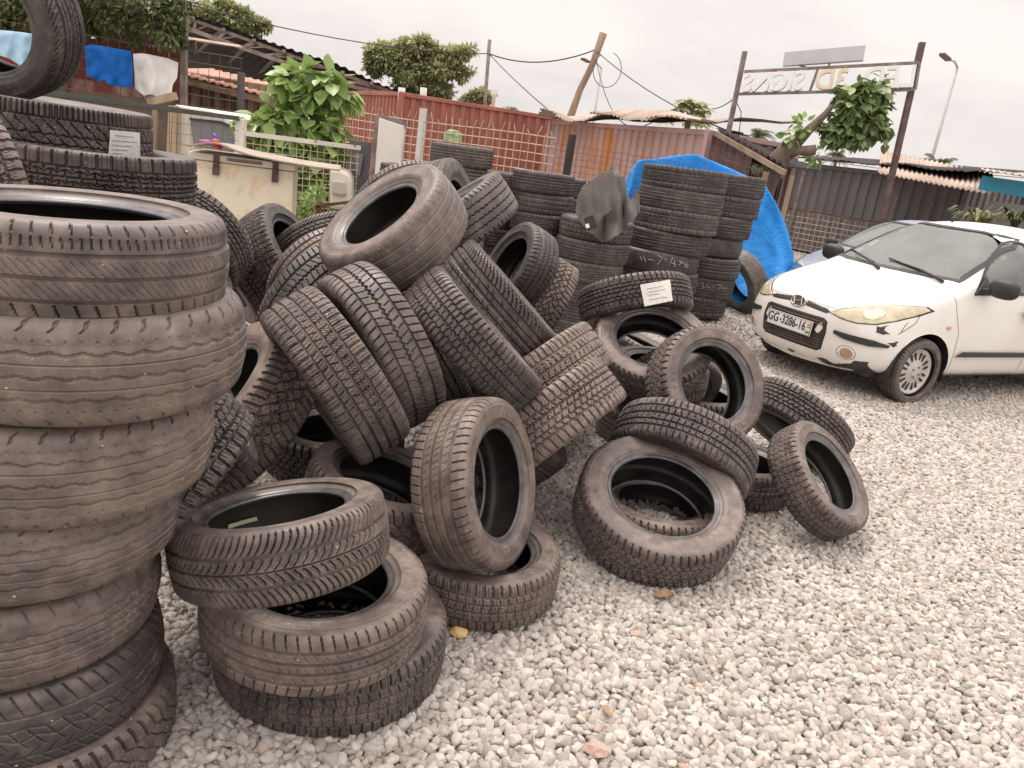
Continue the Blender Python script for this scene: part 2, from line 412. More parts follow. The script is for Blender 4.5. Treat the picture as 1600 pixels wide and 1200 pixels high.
def tyre_meshes(kind, D, W, lod, rim=.62):
    key = (kind, round(D / .03), round(W / .02), lod)
    if key in _tc: return _tc[key]
    D, W = round(D / .03) * .03, round(W / .02) * .02
    R0 = D / 2; rr = R0 * (.56 if kind == 'worn' else rim); rho = {'truck': .020, 'truckz': .016, 'step': .024, 'zigw': .046, 'zigr': .042, 'zigb': .036, 'sipe': .034, 'worn': .034}.get(kind, .029)
    hw = W / 2 - rho * .93; hwp = W * .415
    if D > .75: rr = R0 * .60
    crown = .008 if rho > .03 else .004; C = 2 * PI * R0
    N, Mt = {0: (760, 84), 1: (520, 56), 2: (300, 30)}[lod]
    # tread section
    s_tot = hw + rho * 1.15
    s = np.linspace(-s_tot, s_tot, Mt)
    ax = np.where(np.abs(s) <= hw, s, np.sign(s) * (hw + rho * np.sin((np.abs(s) - hw) / rho)))
    rad = np.where(np.abs(s) <= hw, R0 - crown * (s / hw) ** 2, R0 - crown - rho * (1 - np.cos((np.abs(s) - hw) / rho)))
    nA = np.where(np.abs(s) <= hw, 0, np.sign(s) * np.sin((np.abs(s) - hw) / rho)); nR = np.sqrt(1 - nA ** 2)
    a = np.linspace(0, 2 * PI, N, endpoint=False)
    X, Y_ = np.meshgrid(a * R0, s)
    H = tread_h(kind, X, Y_, C, hwp)
    fade = np.clip((s_tot - np.abs(s)) / .006, 0, 1)[:, None]
    dp = DEPTH.get(kind, .0075) * 1.25 * fade * H
    Rg = rad[:, None] - dp * nR[:, None]; Zg = ax[:, None] - dp * nA[:, None]
    V = np.stack([Rg * np.cos(a), Rg * np.sin(a), Zg], -1).reshape(-1, 3)
    i = np.arange(Mt - 1)[:, None] * N; k = np.arange(N)[None, :]; k2 = (k + 1) % N
    F = np.stack([i + k, i + k2, i + N + k2, i + N + k], -1).reshape(-1, 4)
    me = bpy.data.meshes.new('tread')
    me.vertices.add(len(V)); me.vertices.foreach_set('co', V.astype(np.float32).ravel())
    me.loops.add(F.size); me.loops.foreach_set('vertex_index', F.astype(np.int32).ravel())
    me.polygons.add(len(F)); me.polygons.foreach_set('loop_start', np.arange(0, F.size, 4, dtype=np.int32))
    me.update(calc_edges=True); me.polygons.foreach_set('use_smooth', np.full(len(F), lod == 2)); me.update()
    me.materials.append(M_RUB)
    ae, re = float(ax[-1]) - .0006, float(rad[-1])
    # sidewall: shoulder -> widest -> rim line -> bead lip
    rm = (re + rr) / 2 + .004
    pts = [(ae - .002, re + .003), (ae + .0015, re - .010), (W / 2, rm + .012), (W / 2 - .001, rm - .012), (W * .46, rr + .034), (W * .425, rr + .020), (W * .405, rr + .013), (W * .398, rr + .004), (W * .37, rr - .001), (W * .335, rr + .005)]
    prof = catmull(pts, 9 if lod < 2 else 4)
    # moulded rings
    pr = []
    for (q, r) in prof:
        d = 0
        for (rc, w, hgt) in ((re - .012, .0016, .0012), (re - .020, .0010, -.0010), (rr + .036, .002, .0016), (rr + .028, .0012, -.0010), (rm + .02, .001, .0006)):
            d += hgt * math.exp(-((r - rc) / w) ** 2)
        pr.append((q + d, r))
    if lod < 2:
        def wob(R_, Z_, an):       # blank raised characters' band, faint radial ribs near the rim line
            band = np.exp(-((R_ - (rm + .006)) / .010) ** 4)
            blk = (np.sin(an * 46) > .1) & (np.sin(an * 3.0 + .6) > .15) & (np.sin(an * 137) > -.6)
            Z2 = Z_ + band * blk * .0019
            ribs = np.exp(-((R_ - (re - .016)) / .004) ** 2) * (np.sin(an * 200) > 0) * .0005
            return R_, Z2 + ribs
    else: wob = None
    n_s = {0: 500, 1: 280, 2: 96}[lod]
    cut = next(i for i, q in enumerate(pr) if q[1] < rr + .021)
    sw = lathe('sidewall', pr[:cut + 1], n_s, M_RUB, wob)
    bd = lathe('bead', pr[cut:], 96 if lod < 2 else 60, M_BEAD)
    # inner liner
    t = .010
    inn = [(W * .335, rr + .005), (W * .35, rr + .018), (W * .44, rr + .04), (W / 2 - t, rm), (W / 2 - t - .004, re - .02), (hw - .012, R0 - .022), (0, R0 - .018)]
    inn = inn + [(-q, r) for q, r in reversed(inn[:-1])]
    li = lathe('inner_liner', catmull(inn, 3), 96 if lod < 2 else 48, M_LIN)
    _tc[key] = (me, sw, li, bd, D, W)
    return _tc[key]
_rt = random.Random(7)
def tyre(kind, D, W, c, a, label, group, dust=None, lod=None, roll=None):
    c = Vector(c); a = Vector(a).normalized()
    dist = (c - Vector((0, 0, CAM_H))).length
    if lod is None: lod = 0 if dist < 3.0 else (1 if dist < 5.2 else 2)
    tr, sw, li, bd, D0, W0 = tyre_meshes(kind, D, W, lod)
    b = a.cross(Vector((0.3, .5, .81)).normalized()); b.normalize(); g = a.cross(b)
    th = _rt.uniform(0, 2 * PI) if roll is None else roll
    x = b * math.cos(th) + g * math.sin(th); y = a.cross(x)
    ov = _rt.uniform(-.012, .012)
    M = Matrix((x, y, a)).transposed().to_4x4()
    e = empty('tyre', c)
    e.matrix_world = Matrix.Translation(c) @ M @ Matrix.Diagonal((D / D0 * (1 + ov), D / D0 * (1 - ov), W / W0, 1))
    tag(e, label, 'tyre', group)
    if dust is None: dust = _rt.uniform(-.05, .2)
    sd = _rt.uniform(0, 50)
    def part(name, me, flip=False):
        o = bpy.data.objects.new(name, me); link(o, e)
        if flip: o.rotation_euler = (PI, 0, 0)
        o['dust'] = float(dust); o['seed'] = float(sd)
        return o
    part('tread', tr); part('sidewall', sw); part('sidewall', sw, True); part('bead', bd); part('bead', bd, True); part('inner_liner', li)
    return e

# ------------------------------------------------------------------ the tyres
# id: kind, diameter, width, centre, axle direction
TY = {
 'C7': ('worn', 0.62, 0.235, (-0.575, 3.207, 1.209), (-0.562, -0.412, 0.717)),
 'C36': ('rib', 0.608, 0.201, (-0.069, 2.463, 0.475), (0.891, -0.325, 0.317)),
 'C28': ('block', 0.714, 0.214, (0.688, 3.008, 0.229), (0.043, -0.373, 0.927)),
 'C39': ('dir', 0.576, 0.184, (-0.563, 1.849, 0.522), (-0.231, 0.155, 0.961)),
 'C40': ('rib', 0.635, 0.185, (-0.471, 1.911, 0.299), (0.0, 0.0, 1.0)),
 'C41': ('winter', 0.697, 0.187, (-0.441, 2.018, 0.109), (0.0, 0.0, 1.0)),
 'C37': ('winter', 0.602, 0.179, (-0.03, 2.524, 0.126), (0.0, 0.0, 1.0)),
 'C27': ('winter', 0.686, 0.208, (0.838, 3.406, 0.335), (-0.316, -0.642, -0.699)),
 'C23': ('block', 0.608, 0.196, (0.963, 3.728, 0.595), (0.317, -0.797, 0.514)),
 'C21': ('lug', 0.639, 0.188, (0.72, 4.068, 0.669), (-0.041, -0.527, 0.849)),
 'C31': ('winter', 0.576, 0.168, (1.528, 3.476, 0.279), (0.533, -0.447, 0.719)),
 'C32': ('block', 0.655, 0.198, (1.67, 4.278, 0.297), (-0.531, -0.361, -0.767)),
 'C33': ('rib', 0.612, 0.194, (1.737, 5.286, 0.116), (0.0, 0.0, 1.0)),
 'C34': ('winter', 0.595, 0.182, (1.242, 3.81, 0.132), (0.0, 0.0, 1.0)),
 'C20': ('block', 0.647, 0.186, (0.626, 4.334, 0.866), (0.253, -0.391, -0.885)),
 'C12': ('stepf', 0.639, 0.188, (-0.172, 2.925, 0.865), (0.659, 0.161, 0.734)),
 'C11': ('rib2', 0.694, 0.24, (-0.1, 3.562, 0.868), (0.66, 0.12, 0.742)),
 'C13': ('zigc', 0.639, 0.188, (-0.5, 2.725, 0.841), (-0.736, -0.495, -0.461)),
 'C14': ('winter', 0.639, 0.212, (-0.612, 2.544, 0.764), (-0.707, -0.439, -0.555)),
 'C42': ('lug', 0.714, 0.235, (-1.027, 2.708, 0.529), (-0.661, -0.368, 0.654)),
 'C43': ('block', 0.576, 0.18, (-0.907, 1.869, 0.632), (-0.754, -0.159, 0.637)),
 'C45': ('step', 0.583, 0.188, (-0.948, 2.11, 0.785), (0.8, 0.368, 0.474)),
 'C44': ('block', 0.595, 0.192, (-0.721, 3.065, 0.286), (0.0, 0.0, 1.0)),
 'C38': ('lug', 0.54, 0.18, (-0.418, 2.514, 0.358), (0.243, 0.0, 0.97)),
 'C15': ('zig', 0.673, 0.204, (-0.441, 3.214, 0.698), (-0.741, -0.365, -0.563)),
 'C6': ('zigc', 0.666, 0.208, (-0.92, 3.498, 0.77), (0.836, -0.356, -0.417)),
 'C5': ('rib', 0.612, 0.194, (-1.064, 4.018, 0.791), (0.772, -0.463, -0.436)),
 'C4': ('rib2', 0.62, 0.2, (-1.225, 4.58, 0.851), (0.558, -0.438, -0.705)),
 'C2': ('winter', 0.612, 0.204, (-1.385, 4.353, 0.838), (0.807, -0.066, 0.587)),
 'C3': ('block', 0.648, 0.205, (-1.728, 4.463, 0.686), (-0.532, -0.601, -0.596)),
 'C1': ('block', 0.64, 0.2, (-1.759, 3.972, 0.915), (-0.238, -0.808, -0.539)),
 'C1b': ('block', 0.62, 0.2, (-1.691, 3.622, 0.793), (0.767, -0.18, 0.616)),
 'C46': ('winter', 0.557, 0.173, (-1.369, 3.206, 0.595), (0.88, 0.175, 0.442)),
 'C47': ('rib', 0.648, 0.205, (-1.558, 3.701, 0.406), (0.474, -0.143, 0.869)),
 'C8': ('rib', 0.694, 0.213, (-0.821, 5.009, 1.125), (0.543, -0.598, -0.59)),
 'C8b': ('worn', 0.62, 0.2, (-0.654, 3.763, 1.084), (-0.352, -0.692, 0.63)),
 'C9': ('rib2', 0.691, 0.216, (-0.505, 4.604, 1.151), (0.926, -0.169, 0.337)),
 'C10': ('zig', 0.67, 0.216, (-0.405, 3.956, 1.195), (-0.635, -0.087, 0.768)),
 'C16': ('rib', 0.588, 0.196, (-0.064, 4.721, 0.893), (-0.824, -0.372, 0.427)),
 'C17': ('lug', 0.657, 0.212, (0.101, 4.832, 0.671), (-0.92, -0.059, 0.388)),
 'C18': ('block', 0.66, 0.2, (0.476, 7.237, 0.407), (0.0, 0.0, 1.0)),
 'C19': ('rib', 0.691, 0.216, (0.186, 4.156, 0.418), (0.779, 0.039, 0.625)),
 'C19b': ('block', 0.62, 0.2, (0.034, 3.394, 0.389), (0.716, 0.029, 0.697)),
 'C22': ('block', 0.57, 0.184, (0.825, 4.272, 0.485), (0.0, 0.0, 1.0)),
 'C24': ('winter', 0.62, 0.2, (0.91, 4.345, 0.385), (0.418, -0.757, -0.501)),
 'C24b': ('block', 0.632, 0.204, (1.097, 4.407, 0.285), (0.0, 0.0, 1.0)),
 'C30': ('rib', 0.648, 0.205, (0.862, 4.463, 0.12), (0.0, 0.0, 1.0)),
 'C25': ('winter', 0.717, 0.235, (0.12, 3.434, 0.573), (0.679, -0.26, -0.686)),
 'C26': ('block', 0.739, 0.224, (0.173, 3.167, 0.467), (0.702, -0.301, -0.645)),
 'C48': ('rib2', 0.8, 0.24, (2.657, 9.684, 0.389), (-0.81, -0.405, -0.423)),
 'B0': ('rib2', 0.66, 0.22, (-2.344, 3.415, 1.833), (-0.017, -0.966, -0.259)),
 'B9': ('block', 0.66, 0.21, (-1.917, 2.593, 1.19), (-0.607, -0.783, -0.136)),
 'B1': ('truckz', 0.8, 0.25, (-2.168, 3.505, 1.408), (0.03, 0.0, 1.0)),
 'B2': ('truck', 0.8, 0.24, (-1.91, 3.394, 1.247), (0.0, 0.0, 1.0)),
 'B3': ('truck', 0.8, 0.24, (-1.907, 3.373, 1.006), (0.0, 0.0, 1.0)),
 'F2': ('rib', 0.62, 0.2, (-0.294, 3.099, 0.103), (0.0, 0.0, 1.0)),  # filler added so gaps in the heap show dark rubber, not bright gravel
 'F3': ('rib', 0.67, 0.216, (-0.215, 4.006, 0.297), (0.0, 0.0, 1.0)),  # second added filler, keeps the deeper gaps of the heap dark
 'F5': ('block', 0.624, 0.208, (0.832, 5.003, 0.394), (0.3, 0.024, 0.954)),  # added filler, darkens the tyre hole where bright gravel showed through
 'C29': ('block', 0.6, 0.165, (0.74, 3.25, 0.088), (0.0, 0.0, 1.0)),
 'A1': ('sipe', 0.62, 0.19, (-0.951, 1.58, 1.279), (0.0, 0.0, 1.0)),
 'A2': ('zigw', 0.66, 0.21, (-0.93, 1.58, 1.102), (0.0, 0.0, 1.0)),
 'A3': ('zigw', 0.64, 0.215, (-0.987, 1.58, 0.877), (0.0, 0.0, 1.0)),
 'A4': ('zigw', 0.64, 0.19, (-1.061, 1.58, 0.68), (0.0, 0.0, 1.0)),
 'A5': ('zigr', 0.64, 0.2, (-1.116, 1.58, 0.463), (0.0, 0.0, 1.0)),
 'A6': ('zigb', 0.64, 0.2, (-1.109, 1.58, 0.259), (0.0, 0.0, 1.0)),
 'A7': ('lug', 0.66, 0.2, (-1.086, 1.58, 0.072), (0.0, 0.0, 1.0)),
 'S6_1': ('truck', 0.88, 0.209, (1.461, 8.2, 1.538), (0.0, 0.0, 1.0)),
 'S6_2': ('step', 0.88, 0.209, (1.459, 8.2, 1.329), (0.0, 0.0, 1.0)),
 'S6_3': ('truck', 0.88, 0.209, (1.452, 8.2, 1.119), (0.0, 0.0, 1.0)),
 'S6_4': ('step', 0.88, 0.209, (1.412, 8.2, 0.91), (0.0, 0.0, 1.0)),
 'S6_5': ('zigb', 0.88, 0.209, (1.346, 8.2, 0.701), (0.0, 0.0, 1.0)),
 'S6_6': ('step', 0.88, 0.225, (1.346, 8.2, 0.491), (0.0, 0.0, 1.0)),
 'S6_7': ('step', 0.88, 0.225, (1.346, 8.2, 0.282), (0.0, 0.0, 1.0)),
 'S6_8': ('step', 0.88, 0.225, (1.346, 8.2, 0.073), (0.0, 0.0, 1.0)),
 'S7_1': ('step', 0.88, 0.225, (2.056, 9.0, 1.534), (0.0, 0.0, 1.0)),
 'S7_2': ('truck', 0.88, 0.225, (2.055, 9.0, 1.309), (0.0, 0.0, 1.0)),
 'S7_3': ('step', 0.88, 0.225, (2.011, 9.0, 1.084), (0.0, 0.0, 1.0)),
 'S7_4': ('zigb', 0.88, 0.225, (1.966, 9.0, 0.858), (0.0, 0.0, 1.0)),
 'S7_5': ('rib', 0.88, 0.225, (1.981, 9.0, 0.633), (0.0, 0.0, 1.0)),
 'S7_6': ('step', 0.88, 0.225, (1.957, 9.0, 0.407), (0.0, 0.0, 1.0)),
 'S7_7': ('truck', 0.88, 0.225, (1.911, 9.0, 0.182), (0.0, 0.0, 1.0)),
 'S3_1': ('step', 0.6, 0.186, (0.022, 7.6, 1.33), (0.0, 0.0, 1.0)),
 'S3_2': ('zigc', 0.6, 0.186, (0.049, 7.6, 1.144), (0.0, 0.0, 1.0)),
 'S3_3': ('block', 0.6, 0.186, (0.065, 7.6, 0.958), (0.0, 0.0, 1.0)),
 'S3_4': ('step', 0.6, 0.186, (0.073, 7.6, 0.772), (0.0, 0.0, 1.0)),
 'S3_5': ('rib', 0.6, 0.186, (0.099, 7.6, 0.586), (0.0, 0.0, 1.0)),
 'S3_6': ('block', 0.6, 0.186, (0.08, 7.6, 0.4), (0.0, 0.0, 1.0)),
 'S3_7': ('step', 0.6, 0.2, (0.08, 7.6, 0.214), (0.0, 0.0, 1.0)),
 'S1_1': ('step', 0.6, 0.186, (-0.779, 7.6, 1.471), (0.0, 0.0, 1.0)),
 'S1_2': ('rib', 0.6, 0.186, (-0.795, 7.6, 1.285), (0.0, 0.0, 1.0)),
 'S1_3': ('block', 0.6, 0.186, (-0.774, 7.6, 1.099), (0.0, 0.0, 1.0)),
 'S1_4': ('step', 0.6, 0.186, (-0.753, 7.6, 0.913), (0.0, 0.0, 1.0)),
 'S1_5': ('step', 0.6, 0.2, (-0.753, 7.6, 0.727), (0.0, 0.0, 1.0)),
 'S1_6': ('step', 0.6, 0.2, (-0.753, 7.6, 0.541), (0.0, 0.0, 1.0)),
 'S1_7': ('step', 0.6, 0.2, (-0.753, 7.6, 0.355), (0.0, 0.0, 1.0)),
 'S1_8': ('step', 0.6, 0.2, (-0.753, 7.6, 0.169), (0.0, 0.0, 1.0)),
 'S2_1': ('block', 0.6, 0.186, (-0.512, 8.2, 1.264), (0.0, 0.0, 1.0)),
 'S2_2': ('rib', 0.6, 0.186, (-0.488, 8.2, 1.078), (0.0, 0.0, 1.0)),
 'S2_3': ('step', 0.6, 0.186, (-0.476, 8.2, 0.892), (0.0, 0.0, 1.0)),
 'S2_4': ('rib', 0.6, 0.186, (-0.438, 8.2, 0.706), (0.0, 0.0, 1.0)),
 'S2_5': ('step', 0.6, 0.2, (-0.438, 8.2, 0.52), (0.0, 0.0, 1.0)),
 'S2_6': ('step', 0.6, 0.2, (-0.438, 8.2, 0.334), (0.0, 0.0, 1.0)),
 'S2_7': ('step', 0.6, 0.2, (-0.438, 8.2, 0.148), (0.0, 0.0, 1.0)),
 'S4_1': ('step', 0.6, 0.186, (0.17, 8.1, 1.298), (0.0, 0.0, 1.0)),
 'S4_2': ('block', 0.6, 0.186, (0.192, 8.1, 1.112), (0.0, 0.0, 1.0)),
 'S4_3': ('rib', 0.6, 0.186, (0.199, 8.1, 0.926), (0.0, 0.0, 1.0)),
 'S4_4': ('block', 0.6, 0.186, (0.2, 8.1, 0.74), (0.0, 0.0, 1.0)),
 'S4_5': ('step', 0.6, 0.186, (0.207, 8.1, 0.554), (0.0, 0.0, 1.0)),
 'S4_6': ('step', 0.6, 0.2, (0.207, 8.1, 0.368), (0.0, 0.0, 1.0)),
 'S4_7': ('step', 0.6, 0.2, (0.207, 8.1, 0.182), (0.0, 0.0, 1.0)),
 'S5_1': ('lug', 0.68, 0.186, (0.567, 7.2, 1.0), (0.0, 0.0, 1.0)),
 'S5_2': ('step', 0.68, 0.186, (0.572, 7.2, 0.814), (0.0, 0.0, 1.0)),
 'S5_3': ('block', 0.68, 0.186, (0.545, 7.2, 0.628), (0.0, 0.0, 1.0)),
 'S5_4': ('step', 0.68, 0.2, (0.545, 7.2, 0.442), (0.0, 0.0, 1.0)),
 'S5_5': ('step', 0.68, 0.2, (0.545, 7.2, 0.256), (0.0, 0.0, 1.0)),
 'S5_6': ('step', 0.68, 0.2, (0.545, 7.2, 0.07), (0.0, 0.0, 1.0)),
 'S0_1': ('block', 0.6, 0.186, (-1.295, 7.9, 1.21), (0.0, 0.0, 1.0)),
 'S0_2': ('step', 0.6, 0.186, (-1.277, 7.9, 1.024), (0.0, 0.0, 1.0)),
 'S0_3': ('rib', 0.6, 0.186, (-1.272, 7.9, 0.838), (0.0, 0.0, 1.0)),
 'S0_4': ('step', 0.6, 0.2, (-1.272, 7.9, 0.652), (0.0, 0.0, 1.0)),
 'S0_5': ('step', 0.6, 0.2, (-1.272, 7.9, 0.466), (0.0, 0.0, 1.0)),
 'S0_6': ('step', 0.6, 0.2, (-1.272, 7.9, 0.28), (0.0, 0.0, 1.0)),
 'S0_7': ('step', 0.6, 0.2, (-1.272, 7.9, 0.094), (0.0, 0.0, 1.0)),
 'B4': ('truck', 0.8, 0.235, (-1.92, 3.37, 0.771), (0.0, 0.0, 1.0)),
 'B5': ('truck', 0.8, 0.235, (-1.92, 3.37, 0.536), (0.0, 0.0, 1.0)),
 'B6': ('truck', 0.8, 0.235, (-1.92, 3.37, 0.301), (0.0, 0.0, 1.0)),
}
LB = {
 'C7': 'large worn ribbed tyre lying tilted on the crest of the heap, hole up left',
 'C36': 'upright worn tyre standing in the middle foreground, hole facing right',
 'C28': 'big tyre lying face up at the front right with another tyre inside its hole',
 'C39': 'tyre with curved slash tread tilted on the front stack, small yellow sticker inside',
 'C40': 'brown smooth-ribbed tyre under the slash-tread tyre in the front stack',
 'C41': 'lowest tyre of the front stack, resting on the gravel',
 'C37': 'flat tyre on the gravel carrying the upright worn tyre',
 'C27': 'ribbed tyre arching over the big face-up tyre at the front right',
 'C23': 'upright tyre with a large open hole facing the camera, right of the heap centre',
 'C21': 'tan-sided face-up tyre under the tyre with the white label',
 'C31': 'tyre leaning at the far right end of the heap, hole facing right',
 'C32': 'block tread tyre propped behind the rightmost leaning tyre',
 'C33': 'flat tyre on the gravel behind the heap, nearest the white car',
 'C34': 'dark flat tyre on the gravel under the rightmost leaning tyre',
 'C20': 'tyre with a white paper label lying across the right side of the heap',
 'C12': 'step block tread tyre leaning steeply, below the crest tyre',
 'C11': 'wide tyre with straight grooves leaning steeply right of the step block tyre',
 'C13': 'tyre with a shiny zigzag centre groove leaning in the middle of the heap',
 'C14': 'wide sipe-covered winter tyre leaning left of the zigzag centre tyre',
 'C42': 'brown dusty chunky tyre wedged left of the wide winter tyre',
 'C43': 'dark block tread tyre squeezed against the tall near stack, lower part',
 'C45': 'step tread tyre just behind the second tyre of the tall near stack',
 'C44': 'low tyre lying under the foot of the wide winter tyre',
 'C38': 'chunky tyre between the slash-tread tyre and the upright worn tyre',
 'C15': 'dark shaded tyre between the zigzag centre tyre and the step block tyre',
 'C6': 'grooved tyre arching up left of the crest tyre, nearest the winter tyre',
 'C5': 'tan-sided tyre arching behind the grooved tyre left of the crest',
 'C4': 'thin arc of a ribbed tyre left of the crest, behind the tan-sided arch',
 'C2': 'small upright tyre with a dark hole to the right, below the chest freezer',
 'C3': 'tyre lying under the small upright tyre below the chest freezer',
 'C1': 'tyre arching out beside the truck tyre stack, left of the chest freezer front',
 'C1b': 'thin-edged tyre below the arch beside the truck tyre stack',
 'C46': 'small tyre peeping out right of the topmost near stack tyre',
 'C47': 'tyre sidewall showing low between the near stack and the grooved arch',
 'C8': 'tyre arching highest behind the crest tyre, just below the white panel',
 'C8b': 'scuffed sidewall of a tyre directly behind the left rim of the crest tyre',
 'C9': 'upright tyre behind the crest tyre with a brown right sidewall',
 'C10': 'zigzag grooved tyre pointing up right from under the crest tyre',
 'C16': 'tilted tyre with a dark hole at its left, right of the straight grooved tyre',
 'C17': 'chunky tan tyre under the tilted tyre right of the straight grooves',
 'C18': 'rim of a flat tyre on the ground before the blanket stack',
 'C19': 'shaded ribbed tyre left of the tan-sided face-up tyre',
 'C19b': 'dark tyre mostly buried behind the sunlit pair of short treads',
 'C22': 'tyre seen through the hole of the tan-sided face-up tyre',
 'C24': 'tyre seen through the hole of the camera-facing upright tyre, upper one',
 'C24b': 'lower flat tyre seen through the hole of the camera-facing upright tyre',
 'C29': 'brown tyre lying inside the hole of the big face-up tyre',
 'C30': 'sliver of flat ribbed tyre behind the arching tyre at the front right',
 'C25': 'upper of the two pale treads pointing up right at the heap centre',
 'C26': 'lower of the two pale treads pointing up right at the heap centre',
 'C48': 'upright truck tyre leaning by the blue tarpaulin with blue seen through its hole',
 'F2': 'flat ribbed filler tyre added low at the heart of the heap, nearest the front',
 'F3': 'flat ribbed filler tyre added low at the heart of the heap, further back',
 'F5': 'filler tyre added deep inside the tan-sided tyre, beneath the white label tyre',
 'B0': 'upright tyre balanced on top of the truck tyre stack at the upper left',
 'B9': 'upright block tread tyre at the left edge beside the truck tyre stack',
 'B1': 'truck tyre with a torn white paper label on top of the left truck stack',
 'B2': 'block tread truck tyre second from the top of the left truck stack',
}
ORD = ['top', 'second', 'third', 'fourth', 'fifth', 'sixth', 'seventh', 'eighth', 'ninth', 'tenth']
STK = {'A': ('tall near stack at the left edge', 'tyres of the tall near stack'), 'S6': ('tallest truck tyre stack before the blue tarp', 'truck tyres stacked before the blue tarpaulin'),
       'S7': ('rear truck tyre stack right of the tallest', 'truck tyres stacked before the blue tarpaulin'), 'S3': ('middle back row stack left of the blanket', 'car tyres stacked in the back row'),
       'S1': ('back row stack below the green rag', 'car tyres stacked in the back row'), 'S2': ('back row stack next right of the green rag', 'car tyres stacked in the back row'),
       'S4': ('mostly hidden stack behind the middle one', 'car tyres stacked in the back row'), 'S5': ('stack under the grey blanket', 'car tyres stacked in the back row'),
       'S0': ('leftmost back row stack beside the white panel', 'car tyres stacked in the back row'), 'B': ('left truck tyre stack', 'truck tyres stacked at the left')}
LEVEL_EXTRA = {'S6_5': ' with chalk marks', 'S7_6': ' with chalk numbers'}
DU = {'C12': -.02, 'C11': .0, 'C27': -.06, 'C43': -.1, 'C15': -.15, 'C32': -.04, 'C10': -.05, 'C2': -.08, 'C14': .08, 'C39': .1, 'C41': .02, 'C37': .14, 'C31': .1, 'C36': .2, 'C40': .25, 'C42': .35, 'C21': .25, 'C28': .12, 'C25': .3, 'C26': .25, 'C17': .3, 'C23': .16, 'C33': .3, 'C29': .35, 'C5': .25, 'C8': .2, 'A2': .22, 'A3': .3, 'A4': .15, 'A5': .22, 'A1': .12, 'C7': .18, 'C13': .0, 'C20': -.08, 'B1': -.02, 'B2': -.05}
OBJ = {}
for k, (kind, D, W, c, a) in TY.items():
    if k in LB: lab, grp = LB[k], 'used car tyres piled in the heap'
    else:
        s_, n_ = (k[0], k[1:]) if '_' not in k else k.split('_')
        grp = STK[s_][1]; o_ = ORD[int(n_) - 1]
        lab = (o_ + ' tyre' + (' down in the ' if o_ != 'top' else ' of the ') + STK[s_][0]) + LEVEL_EXTRA.get(k, '')
    if k[0] == 'B': grp = STK['B'][1]
    if k[0] == 'S': c = (c[0] + _rt.uniform(-.012, .012), c[1] + _rt.uniform(-.02, .02), c[2]); a = (a[0] + _rt.uniform(-.012, .012), a[1] + _rt.uniform(-.012, .012), a[2])
    d_ = DU.get(k, _rt.uniform(-.16, .0) if k[0] == 'S' else _rt.uniform(-.14, .2))
    OBJ[k] = tyre(kind, D, W, c, a, lab, grp, d_)
# ---- paper labels, stickers and chalk on the treads: each follows the tyre's curve
def wrap_pos(k, u, v, y_off=0.0):
    """angle on tyre k (around its axle) of the surface point facing photo pixel (u, v), and the axial offset"""
    kind, D, W, c, a = TY[k]; c = Vector(c); a = Vector(a).normalized(); o = Vector((0, 0, CAM_H)); d = ray(u, v).normalized()
    R_ = D / 2 + .001
    # ray-cylinder
    oc = o - c; dp = d - a * d.dot(a); op = oc - a * oc.dot(a); A_ = dp.dot(dp); B_ = 2 * dp.dot(op); C_ = op.dot(op) - R_ * R_; q = B_ * B_ - 4 * A_ * C_
    t = (-B_ - math.sqrt(max(q, 0))) / (2 * A_); p = o + d * t; return p, c, a, R_
def paper(k, quad, mat, name='paper_label', lift=.003, label=None, marks=True):
    n_ = 10; vs = []; kind, D, W, c0, a0 = TY[k]; root = OBJ[k]; inv = root.matrix_world.inverted()
    for j in range(n_ + 1):
        for i in range(n_ + 1):
            s, t = i / n_, j / n_
            u = (quad[0][0] * (1 - s) + quad[1][0] * s) * (1 - t) + (quad[3][0] * (1 - s) + quad[2][0] * s) * t
            v = (quad[0][1] * (1 - s) + quad[1][1] * s) * (1 - t) + (quad[3][1] * (1 - s) + quad[2][1] * s) * t
            p, c, a, R_ = wrap_pos(k, u, v); r = (p - c) - a * (p - c).dot(a); r.normalize()
            vs.append(inv @ (p + r * (lift + .0015 * math.sin(s * 7 + t * 5))))
    fs = [(j * (n_ + 1) + i, j * (n_ + 1) + i + 1, (j + 1) * (n_ + 1) + i + 1, (j + 1) * (n_ + 1) + i) for j in range(n_) for i in range(n_)]
    return mesh_np(name, vs, fs, mat, root, True)
M_PAPER, nt, b = mat_new('paper'); b.inputs['Roughness'].default_value = .8
n1 = noise_tex(nt, 60, 3, stretch=(1, 1, 4)); r1_ = ramp(nt, n1.outputs['Fac'], ((.34, (.42, .38, .34)), (.42, (.70, .67, .62)))); nt.links.new(r1_.outputs[0], b.inputs['Base Color'])
M_INK = simple_mat('faded_ink', (.30, .27, .26), None, .9, bumps=0)
M_CHALK = simple_mat('chalk', (.50, .46, .43), (.3, .27, .25), .95, 60, bumps=0)
pl_ = paper('C20', [(1000, 445), (1046, 437), (1051, 470), (1007, 479)], M_PAPER)
paper('B1', [(171, 203), (217, 207), (219, 246), (169, 242)], M_PAPER)
def strokes(k, lines, w, mat, name, lift=.005):
    root = OBJ[k]; inv = root.matrix_world.inverted(); mb = MB()
    for ln in lines:
        P_ = []
        for i in range(len(ln) - 1):
            for t in np.linspace(0, 1, 5)[: (5 if i == len(ln) - 2 else 4)]:
                u, v = ln[i][0] + (ln[i + 1][0] - ln[i][0]) * t, ln[i][1] + (ln[i + 1][1] - ln[i][1]) * t
                p, c, a, R_ = wrap_pos(k, u, v); r = (p - c) - a * (p - c).dot(a); r.normalize(); P_.append(inv @ (p + r * lift))
        mb.tube(P_, w, 4)
    return mb.build(name, mat, root)
